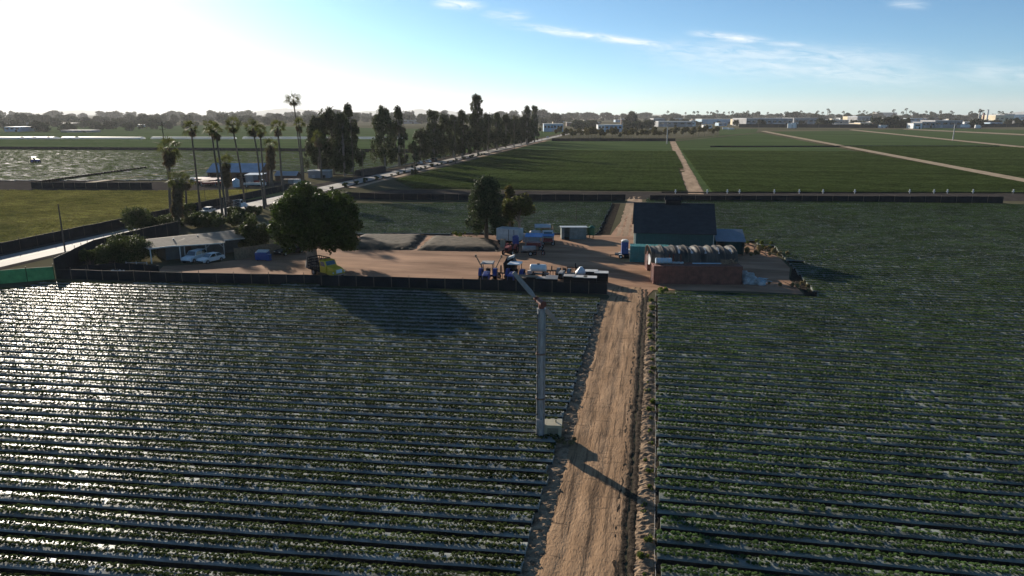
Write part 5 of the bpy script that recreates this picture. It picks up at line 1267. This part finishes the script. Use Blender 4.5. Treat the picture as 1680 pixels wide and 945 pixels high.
# rocks and rubbish near the screen fence corner
sm = MB(); rr = random.Random(9)
for k in range(9): sm.ell((rr.uniform(-.9, .9), rr.uniform(-.4, .4), .08), (rr.uniform(.15, .4), rr.uniform(.12, .3), rr.uniform(.12, .3)), 8, 5)
tag(sm.build('rubble_pile', 'offwhite', loc=gp(194, 446)), 'little pile of pale rubble in front of the dark shrubs at left', 'rubble')
# ------------------------------------------------------------------ utility poles
def pole(label, base, h, arm=True, group='utility poles', r=.14):
    t = thing('utility_pole', label, 'utility pole', base, R(2), group)
    mb = MB(); mb.cyl((0, 0, -.1), (0, 0, h), r, r * .65, 8); mb.build('post', 'bark', t)
    if arm:
        mb = MB(); mb.box(-1.2, 1.2, -.06, .06, h - .75, h - .62); mb.box(-.9, .9, -.06, .06, h - 1.9, h - 1.78); ar = mb.build('crossarm', 'bark', t)
        mb = MB()
        for x in (-1.1, -.5, .5, 1.1): mb.cyl((x, 0, h - .62), (x, 0, h - .48), .05, .05, 6)
        mb.build('insulator', 'offwhite', ar)
    return t
def pole_px(label, bx, by, ty, arm=True): b = gp(bx, by); return pole(label, b, hz(bx, ty, b.y), arm)
b = gp(107, 413); pole('thin short utility pole at the left, between the paved road and the house lot', b, hz(97, 335, b.y), False)
b = gp(281, 338); pole('utility pole with two crossarms behind the stout skirted palm', b, hz(267, 200, b.y))
for bx, by, ty, lab in ((581, 303, 190, 'utility pole in front of the first gum clump past the ficus'), (596, 290, 245, 'short utility pole right of the first gum clump'), (665, 284, 180, 'tall utility pole between the solitary gum and the cypress'),
        (695, 268, 246, 'thin short utility pole just left of the long gum row'), (747, 268, 196, 'utility pole in front of the near half of the gum row'), (802, 257, 190, 'utility pole in front of the tallest gum of the row'), (844, 246, 186, 'utility pole in front of the far half of the gum row'), (889, 234, 182, 'last utility pole, clear of the far end of the gum row')):
    pole_px(lab, bx, by, ty)
for k, (bx, by, ty, lab) in enumerate(((296, 332, 302, 'thin short pole in the yellow green field near the stout palm'), (405, 325, 296, 'thin short pole at the roadside by the farm truck'), (338, 339, 305, 'thin short pole between the lone leaning palm and the pair'), (945, 366, 332, 'thin bare pole in the field behind the grey shed'))):
    b = gp(bx, by); pole(lab, b, hz(bx, ty, b.y), False, 'thin poles', .08)

# ------------------------------------------------------------------ farm compound across the paved road
def building(name, label, x0, x1, yb, yt, wall, roof, depth, cat='building', style='flat', rot=0., win=0, door=0, group=None, roofh=None, roofm=None):
    "a building whose near wall spans the two pixels at ground level yb and is yt tall in the picture"
    a, b = gp(x0, yb), gp(x1, yb); Y = (a.y + b.y) / 2; h = hz((x0 + x1) / 2, yt, Y); W_ = (b - a).length
    t = thing(name, label, cat, a, math.atan2(b.y - a.y, b.x - a.x) + rot, group)
    if style == 'gable':
        hw = h * .62; mb = MB(); mb.prism([(0, 0), (depth, 0), (depth, hw), (depth / 2, h - .1), (0, hw)], 0, W_, 'x'); mb.build('wall', wall, t)
        o_ = depth * .06; mb = MB(); slab(mb, [(-.3, -o_, hw - (h - hw) * .12), (W_ + .3, -o_, hw - (h - hw) * .12), (W_ + .3, depth / 2, h), (-.3, depth / 2, h)], .1); slab(mb, [(W_ + .3, depth + o_, hw - (h - hw) * .12), (-.3, depth + o_, hw - (h - hw) * .12), (-.3, depth / 2, h), (W_ + .3, depth / 2, h)], .1); mb.build('roof', roof, t)
    else:
        hw = h * .93; mb = MB(); mb.box(0, W_, 0, depth, -.1, hw); mb.build('wall', wall, t)
        mb = MB(); mb.box(-.3, W_ + .3, -.3, depth + .3, hw + .01, h); mb.build('roof', roof, t)
    if win:
        wh = min(hw * .32, 3.); n = win; st = W_ / n
        for k in range(n):
            mb = MB(); mb.box(st * (k + .2), st * (k + .8), -.25, -.02, hw * .5, hw * .5 + wh); mb.build('window', 'glass', t)
    if door:
        for k in range(door):
            mb = MB(); c = W_ * (k + .5) / door; dw = min(W_ / door * .3, 4); mb.box(c - dw / 2, c + dw / 2, -.2, -.02, 0, hw * .42); mb.build('door', 'black' if k % 2 else 'greyroof', t)
    return t
building('barn_house', 'long red brown farm building with blue grey gable roof across the paved road', 342, 428, 300, 270, 'brownwall', 'bluegreyroof', 12, style='gable', win=4, door=2)
building('farm_shed', 'small grey cabin in front of the red brown farm building', 404, 416, 303, 287, 'greywall', 'greyroof', 5, 'shed', door=1)
building('farm_shed', 'grey white storage box beside the first gum clump across the road', 506, 540, 292, 280, 'greywall', 'paleroof', 5, 'shed', door=2)
building('farm_shed', 'low dark roofed shed behind the palm with reddish fronds', 452, 486, 297, 282, 'brownwall', 'greyroof', 6, 'shed', 'gable')
harvest_aid('low pale flat canopy beside the red brown farm building', 421, 302, 4, 'white', 6.0, 4.0, 3.2)
p = gp(388, 307); t = thing('water_tank', 'white upright water tank in front of the red brown farm building', 'tank', p)
mb = MB(); mb.cyl((0, 0, 0), (0, 0, 2.3), 1.1, 1.1, 18); mb.cyl((0, 0, 2.3), (0, 0, 2.75), 1.1, .3, 18); mb.build('shell', 'tankblue', t)
mb = MB(); mb.cyl((0, 0, 2.72), (0, 0, 2.9), .3, .3, 10); mb.build('lid', 'white', t)
p = gp(318, 300); t = thing('water_tank', 'small white tank left of the red machines across the road', 'tank', p)
mb = MB(); mb.cyl((-1, 0, 1.1), (1, 0, 1.1), .8, .8, 14); mb.build('shell', 'white', t)
mb = MB(); mb.box(-.8, -.6, -.7, .7, 0, .5); mb.box(.6, .8, -.7, .7, 0, .5); mb.build('cradle', 'black', t)
for k, (px, py, lab) in enumerate(((333, 303, 'red field machine at the left end of the farm compound'), (345, 305, 'red field machine in the middle of the compound, nearest the lane'), (357, 304, 'red field machine beside the long skirted palm'))):
    harvest_aid(lab, px, py, 8 * k, 'red', 5.0, 2.6, 2.0)
p = gp(622, 286); t = thing('covered_stack', 'long dark tarpaulin covered stack below the solitary gum by the road', 'stack', (-110.5, p.y - 9, 0), R(88))
mb = MB(); mb.prism([(-1.4, 0), (1.4, 0), (1.3, 1.6), (.7, 2.2), (-.7, 2.2), (-1.3, 1.6)], 0, 24, 'x'); mb.build('cover', 'lane', t)
for k in range(3):
    p = gp(470 + k * 9, 301); mb = MB(); mb.box(-1., 1., -1., 1., 0, .15); mb.box(-.9, .9, -.9, .9, .15, 1.5)
    tag(mb.build('pallet_stack', ['wood', 'greytray', 'offwhite'][k], loc=p), ['brown', 'grey', 'pale'][k] + ' pallet stack at the roadside under the tallest palm', 'pallets')
# dark boxes standing in for bed-end shadows along the field path at far left
bn = MB(); bn.box(-.42, .42, -.42, .42, 0, .95); bn.box(-.46, .46, -.46, .46, .95, 1.0); b0_ = bn.build('bed_end_shade_box', 'rubber')
k = 0
while k < 34:
    px = 62 + 176 * (k / 33.) ; py = 302 - 24.5 * (k / 33.)
    o = b0_ if k == 0 else b0_.copy()
    if k: C.objects.link(o)
    p = gp(px, py); o.location = (p.x, p.y, .05)
    tag(o, 'dark box standing for bed end shadow in the line along the glinting field', 'bin', 'bed end shade boxes along the field path'); k += 1

# ------------------------------------------------------------------ white row covers in the far left fields
cov = None
for k, (xa, xb, lab) in enumerate([(-60, 37, 'at the left edge'), (40, 56, 'short piece, second from the left'), (58, 81, 'third piece from the left'), (84, 90, 'shortest piece, fourth from the left'), (106, 126, 'right of the gap'), (130, 234, 'long piece left of the palms'), (252, 385, 'behind the lone leaning palm'), (401, 660, 'longest piece')]):
    a, b = gp(xa, 227.6), gp(xb, 228.0); W_ = (b - a).length; t = thing('row_cover', 'bright white row cover tunnel in the far left field, ' + lab, 'row cover', a, math.atan2(b.y - a.y, b.x - a.x), 'row covers')
    mb = MB(); mb.prism([(5 * math.cos(q), 2.0 * math.sin(q)) for q in [math.pi * i / 8 for i in range(9)]], 0, W_, 'x'); mb.build('cover', 'cover', t)

# ------------------------------------------------------------------ far town
TB = [ # x0, x1, y base, y top, wall, roof, depth, windows, doors, label
 (1072, 1090, 206, 194, 'greywall', 'greyroof', 40, 0, 2, 'grey block building above the near end of the nursery trees'),
 (1080, 1136, 208, 199, 'greywall', 'paleroof', 50, 5, 3, 'low grey workshop with a pale roof behind the nursery trees'),
 (1151, 1207, 203.5, 195.2, 'bluewall', 'paleroof', 60, 0, 4, 'long blue white warehouse left of the tan building'),
 (1207, 1223, 205, 195.5, 'cream', 'cream', 40, 2, 1, 'sunlit tan building at the right end of the blue white warehouse'),
 (1224, 1300, 207, 194, 'greywall', 'greyroof', 90, 9, 4, 'long grey pillared warehouse right of the tan building'),
 (1302, 1342, 205, 193.5, 'greywall', 'greyroof', 70, 5, 3, 'grey warehouse continuing right of the pillared one'),
 (1154, 1168, 211, 205, 'white', 'paleroof', 12, 2, 1, 'small white house in front of the blue white warehouse'),
 (1343, 1392, 202, 196.5, 'greywall', 'white', 60, 4, 2, 'long shed with a bright white roof behind the dark round trees'),
 (1392, 1404, 200, 191, 'cream', 'cream', 40, 2, 1, 'small cream block at the end of the white roofed shed'),
 (1372, 1406, 209, 203.5, 'bluewall', 'bluegreyroof', 30, 3, 2, 'low blue building close to the field barrier'),
 (1406, 1432, 201, 191, 'greywall', 'bluegreyroof', 60, 4, 2, 'purple grey office block left of the pinkish tower'),
 (1434, 1440, 192, 183.5, 'cream', 'paleroof', 30, 1, 1, 'small pinkish tower on the skyline'),
 (1441, 1471, 193, 184.5, 'greywall', 'greyroof', 60, 6, 1, 'grey multi storey block right of the pinkish tower'),
 (1411, 1431, 209, 201, 'cream', 'greyroof', 25, 3, 2, 'cream workshop row by the field barrier'),
 (1444, 1457, 210, 205, 'white', 'white', 14, 0, 2, 'white low shed by the field barrier'),
 (1449, 1457, 203, 197.5, 'white', 'white', 20, 0, 1, 'bright white shed between two dark round trees'),
 (1498, 1512, 211, 202, 'white', 'greyroof', 20, 1, 2, 'white fronted workshop with open dark doorway at the right fields'),
 (1512, 1532, 210, 200, 'greywall', 'greyroof', 30, 3, 2, 'grey workshop right of the white fronted one'),
 (1533, 1578, 210, 197.5, 'greywall', 'greyroof', 45, 4, 2, 'large plain grey warehouse behind the far wind machine'),
 (1493, 1519, 200, 194, 'bluewall', 'paleroof', 40, 3, 1, 'pale blue shed behind the white fronted workshop'),
 (1541, 1551, 195, 189, 'white', 'white', 30, 0, 1, 'small white shed above the plain grey warehouse'),
 (1561, 1591, 197, 191.5, 'greywall', 'white', 40, 3, 1, 'white roofed shed above and right of the plain grey warehouse'),
 (1632, 1662, 201, 188.5, 'cream', 'paleroof', 60, 4, 2, 'cream factory with pale upper block at the right edge'),
 (1646, 1690, 200, 188, 'white', 'white', 70, 5, 2, 'big white factory at the right end of the skyline'),
 (1622, 1633, 204, 197.5, 'greywall', 'paleroof', 30, 2, 1, 'grey shed left of the cream factory'),
 (892, 924, 216, 203, 'bluewall', 'paleroof', 26, 6, 1, 'pale blue building with dark windows at the end of the paved road'),
 (981, 992, 216, 204.5, 'white', 'greyroof', 20, 2, 1, 'white and brown building behind the nursery trees'),
 (992, 1021, 216, 204.5, 'bluewall', 'paleroof', 24, 4, 2, 'long grey blue building behind the nursery trees'),
 (1019, 1024, 206, 195, 'brownwall', 'white', 10, 1, 1, 'red brown tower block with a white top above the nursery'),
 (1026, 1064, 206, 200.5, 'greywall', 'white', 40, 3, 2, 'low white roofed shed above the dark trees in the middle'),
 (8, 33, 216, 208, 'bluewall', 'paleroof', 30, 3, 2, 'pale blue shed in the trees at the far left'),
 (10, 44, 206, 202, 'greywall', 'paleroof', 40, 3, 1, 'long pale roofed shed in the far left treeline'),
 (100, 151, 217, 213.5, 'greywall', 'greyroof', 20, 5, 2, 'long low grey shed below the brown far left trees'),
 (92, 114, 205, 202, 'brownwall', 'paleroof', 40, 3, 1, 'narrow pale roofed shed deep in the far left treeline'),
 (216, 245, 208, 204.5, 'bluewall', 'paleroof', 30, 4, 1, 'low shed at the left of the palm row on the skyline'),
 (640, 690, 203, 197, 'greywall', 'paleroof', 40, 5, 2, 'pale long shed glimpsed between the gums'),
 (930, 960, 207, 201, 'brownwall', 'greyroof', 30, 4, 1, 'brown roofed shed behind the reddish bare trees')]
for x0, x1, yb, yt, wl_, rf__, dp, wn, dr_, lab in TB:
    building('town_building', lab, x0, x1, yb, yt, wl_, rf__, dp, win=wn, door=dr_, group='buildings of the far town')
rr = random.Random(55)
for k in range(64):
    px = rr.uniform(905, 1690); yb = rr.uniform(196.5, 207.5); w_ = rr.uniform(6, 22); hh = rr.uniform(2.2, 4.6) * (yb - 187) / 14
    building('town_building', 'small low building crowded among the trees of the far town on the right horizon', px, px + w_, yb, yb - hh - 1, rr.choice(['greywall', 'cream', 'white', 'bluewall', 'brownwall', 'greywall']), rr.choice(['greyroof', 'paleroof', 'white', 'bluegreyroof', 'greyroof']), rr.uniform(15, 40), win=rr.choice([0, 2, 3]), group='small buildings of the far town')
# parked trucks and pale boxes along the far barrier
for k, (px, py, w_, h_, lab) in enumerate([(1190, 213, 8, 3.5, 'white box truck at the far left of the truck row below the warehouse'), (1199, 213.2, 7, 3, 'white box truck second in the row below the warehouse'), (1295, 211, 6, 8, 'narrow white container by the far barrier, left one'), (1301, 211, 7, 9, 'narrow white container by the far barrier, right one'), (1582, 210, 14, 6, 'white truck right of the plain grey warehouse'), (1603, 211, 7, 6, 'small white hut at the barrier below the industrial stacks'), (1070, 215, 7, 3.5, 'white van behind the nursery trees')]):
    p = gp(px, py); t = thing('box_truck', lab, 'truck', p, 0, 'pale trucks along the far barrier')
    mb = MB(); mb.box(-w_ / 2, w_ / 2, -1.5, 1.5, .8, h_); mb.build('box', 'white', t)
    mb = MB(); mb.box(w_ / 2 + .1, w_ / 2 + 1.8, -1.2, 1.2, .6, h_ * .75); mb.build('cab', 'offwhite', t)
    for x in (-w_ / 3, w_ / 2 + .9):
        mb = MB(); mb.cyl((x, -1.4, .5), (x, 1.4, .5), .5, .5, 10); mb.build('axle', 'rubber', t)
for k, (px, ty, m_, lab) in enumerate([(1605, 183, 'offwhite', 'pale industrial stack, leftmost of three on the right skyline'), (1612, 185, 'red', 'short reddish industrial stack between two pale ones'), (1618, 180, 'white', 'tall white industrial stack, rightmost of three')]):
    p = gp(px, 203); h = hz(px, ty, p.y); t = thing('chimney_stack', lab, 'chimney', p, 0, 'industrial stacks')
    mb = MB(); mb.cyl((0, 0, 0), (0, 0, h), 2.2, 1.7, 12); mb.build('shaft', m_, t)
    mb = MB(); mb.cyl((0, 0, h - 1), (0, 0, h), 2.3, 2.3, 12); mb.build('rim', 'black', t)

# ------------------------------------------------------------------ far trees
def make_far(seed, kind):
    g = np.random.default_rng(seed); t = thing('far_tree', 'far tree', 'tree')
    if kind == 'round': cl = ball_clumps((0, 0, 5.0), (5.2, 5.2, 5.0), 26, 1.9, g, zmin=-.95)
    elif kind == 'tall': cl = cone_clumps(12, 2.6, 22, g, z0=.1, rc=.35)
    else: cl = ball_clumps((0, 0, 4.6), (7.5, 5.0, 4.6), 30, 1.9, g, zmin=-.95)
    mb = MB(); mb.cyl((0, 0, -.1), (0, 0, 6), .4, .2, 6); mb.build('trunk', 'bark', t)
    part('crown', crown_mesh(cl, 900, .62, 'fartree', seed), t); return t
ft = [make_far(201, 'round'), make_far(202, 'wide'), make_far(203, 'tall'), make_far(204, 'wide'), make_far(205, 'round')]
rr = random.Random(77)
def line(n, x0, x1, yb0, yb1, h0, h1, lab, group, kinds=(0, 1, 3, 4), wid=(1., 1.5)):
    for k in range(n):
        px = x0 + (x1 - x0) * (k + rr.uniform(.1, .9)) / n; py = rr.uniform(yb0, yb1); p = gp(px, py); h = rr.uniform(h0, h1)
        s = h / 10.; w_ = rr.uniform(*wid)
        dup(ft[rr.choice(kinds)], p, rr.uniform(0, 6.28), (s * w_, s * w_, s), lab, group)
line(78, -60, 920, 200, 206, 15, 27, 'hazy tree of the far treeline on the left half of the horizon', 'left far treeline')
line(30, -40, 330, 207, 217, 9, 17, 'darker tree of the nearer wood edge at far left, below the horizon treeline', 'left wood edge')
line(42, -60, 920, 195.5, 197.5, 24, 44, 'palest tree in the hindmost layer of the left horizon treeline', 'left back treeline', wid=(1.2, 2.))
line(84, 890, 1700, 194.5, 198, 17, 34, 'hazy tree of the far treeline on the right half of the horizon', 'right far treeline', wid=(1., 2.))
line(60, 890, 1700, 198, 207, 7, 16, 'dark tree standing among the far town buildings', 'town trees')
for px, py, h, v, w_, lab in ((1037, 206, 30, 0, 1.0, 'round dark tree standing out on the middle skyline'), (1350, 209, 17, 1, 1.6, 'wide dark tree group in front of the grey pillared warehouses'), (1248, 208, 14, 0, 1.3, 'round dark tree in front of the long pillared warehouse'), (1456, 210, 20, 4, 1.1, 'dark round tree left of the pair by the right barrier'), (1467, 210, 21, 0, 1.0, 'dark round tree right of the pair by the right barrier'), (1483, 210, 18, 1, 1.1, 'wide dark tree at the barrier left of the white fronted workshop'), (1436, 209, 20, 0, 1.0, 'brownish tree in front of the pinkish tower'),
        (1600, 210, 17, 3, 1.3, 'wide dark tree in front of the industrial stacks'), (1671, 208, 16, 1, 1.4, 'wide green tree at the right edge of the far barrier'), (1031, 214, 15, 1, 1.4, 'dark spreading tree behind the nursery, right of the long blue building'), (1050, 213, 14, 3, 1.3, 'second dark spreading tree behind the nursery'), (950, 212, 15, 1, 1.7, 'reddish brown wide tree mass left of the white and brown building'), (973, 211, 15, 3, 1.4, 'reddish brown tree mass touching the white and brown building'), (1207, 207, 13, 0, 1.1, 'dark tree below the tan building'), (1066, 212, 16, 4, 1., 'tall dark bush left of the pole at the end of the dirt track')):
    p = gp(px, py); s = h / 10.; dup(ft[v], p, rr.uniform(0, 6), (s * w_, s * w_, s), lab, 'single far trees')
for f_ in ft: drop(f_)
# nursery trees at the end of the middle field
nt_ = thing('nursery_tree', 'n', 'tree'); g = np.random.default_rng(301)
mb = MB(); mb.cyl((0, 0, -.1), (0, 0, 3.6), .14, .08, 6); mb.build('trunk', 'palebark', nt_)
part('crown', crown_mesh(ball_clumps((0, 0, 4.2), (1.8, 1.8, 2.0), 9, .8, g), 420, .32, 'olive', 301), nt_)
for k in range(64):
    px = 912 + (1178 - 912) * (k + rr.uniform(0, .9)) / 64; py = rr.uniform(222, 229.5) - (3 if px > 1110 else 0); p = gp(px, py); s = rr.uniform(1.0, 1.9)
    dup(nt_, p, rr.uniform(0, 6), s, 'young olive green nursery tree in the plot at the end of the middle field', 'nursery trees')
drop(nt_)
# skyline palms
sp_ = thing('skyline_palm', 'p', 'palm tree'); mb = MB(); mb.cyl((0, 0, 0), (0, 0, 9), .28, .22, 6); mb.build('trunk', 'bark', sp_)
V = []; g = np.random.default_rng(401)
for k in range(16):
    a = g.uniform(0, 6.28); e_ = g.uniform(-.5, 1.2); frond_fan(V, np.array([0, 0, 9.]), np.array([math.cos(a) * math.cos(e_), math.sin(a) * math.cos(e_), math.sin(e_)]), 2.0, .2, g, .4)
part('crown', np_mesh('crown', np.array(V), 4, ['fartree']), sp_)
for k in range(54):
    px = 1110 + 580 * min(1, (k + rr.uniform(-2.2, 2.2)) / 54); p = gp(px, rr.uniform(195.5, 199)); ty = 184.5 - abs(rr.gauss(0, 2.6)) * (1 if px > 1350 else .6); h = hz(px, ty, p.y); s = h / 10.
    dup(sp_, p, rr.uniform(0, 6), (s * .9, s * .9, s), 'thin fan palm rising above the far right treeline against the sky', 'skyline palms')
drop(sp_)

# ------------------------------------------------------------------ hills and air
def hill(px0, px1, prof, Y, seed):
    "a ridge: profile of picture heights turned into a real terrain ridge at depth Y"
    g = np.random.default_rng(seed); n = 48; m = 9; v = []
    for i in range(n + 1):
        t = i / n; px = px0 + (px1 - px0) * t; d = _ray(px, 190); X = d[0] * Y / d[1]
        z = np.interp(t, [q[0] for q in prof], [hz(px, q[1], Y) for q in prof]); z = max(z, 0) * (1 + g.normal(0, .012))
        for j in range(m):
            q = j / (m - 1) * 2 - 1; v.append((X + g.normal(0, 20), Y + q * 1600, z * (1 - abs(q)) ** .7 * (1 + g.normal(0, .03)) - 1))
    mb = MB(); mb.add(v, [(i * m + j, (i + 1) * m + j, (i + 1) * m + j + 1, i * m + j + 1) for i in range(n) for j in range(m - 1)], 0, None, True)
    tag(mb.build('hill', 'farhill'), kind='structure')
hill(70, 195, [(0, 189.5), (.12, 184.5), (.3, 182.8), (.5, 180.3), (.58, 181), (.8, 186), (1, 190)], 20500, 1)
hill(370, 600, [(0, 190), (.2, 186.5), (.33, 179.5), (.42, 177.5), (.5, 178.5), (.58, 180.5), (.68, 179.6), (.8, 184.5), (1, 190)], 20500, 2)
hill(575, 790, [(0, 189), (.12, 182), (.25, 181.5), (.35, 186), (.45, 181), (.53, 178.6), (.62, 182.5), (.75, 181.5), (.9, 187), (1, 190)], 20500, 3)
hill(1640, 1790, [(0, 189), (.3, 182.5), (.6, 181), (1, 186)], 20500, 4)
hm = bpy.data.materials.new('air'); hm.use_nodes = True
N = hm.node_tree.nodes; N.clear(); o_ = N.new('ShaderNodeOutputMaterial'); pv = N.new('ShaderNodeVolumePrincipled')
pv.inputs['Color'].default_value = (.97, .985, 1, 1); pv.inputs['Density'].default_value = 4.8e-5; pv.inputs['Anisotropy'].default_value = .25
hm.node_tree.links.new(pv.outputs[0], o_.inputs['Volume']); MT['air'] = hm
mb = MB(); S2 = S + 200; mb.box(-S2, S2, -S2, S2, -3, 330); tag(mb.build('haze', 'air'), kind='stuff')
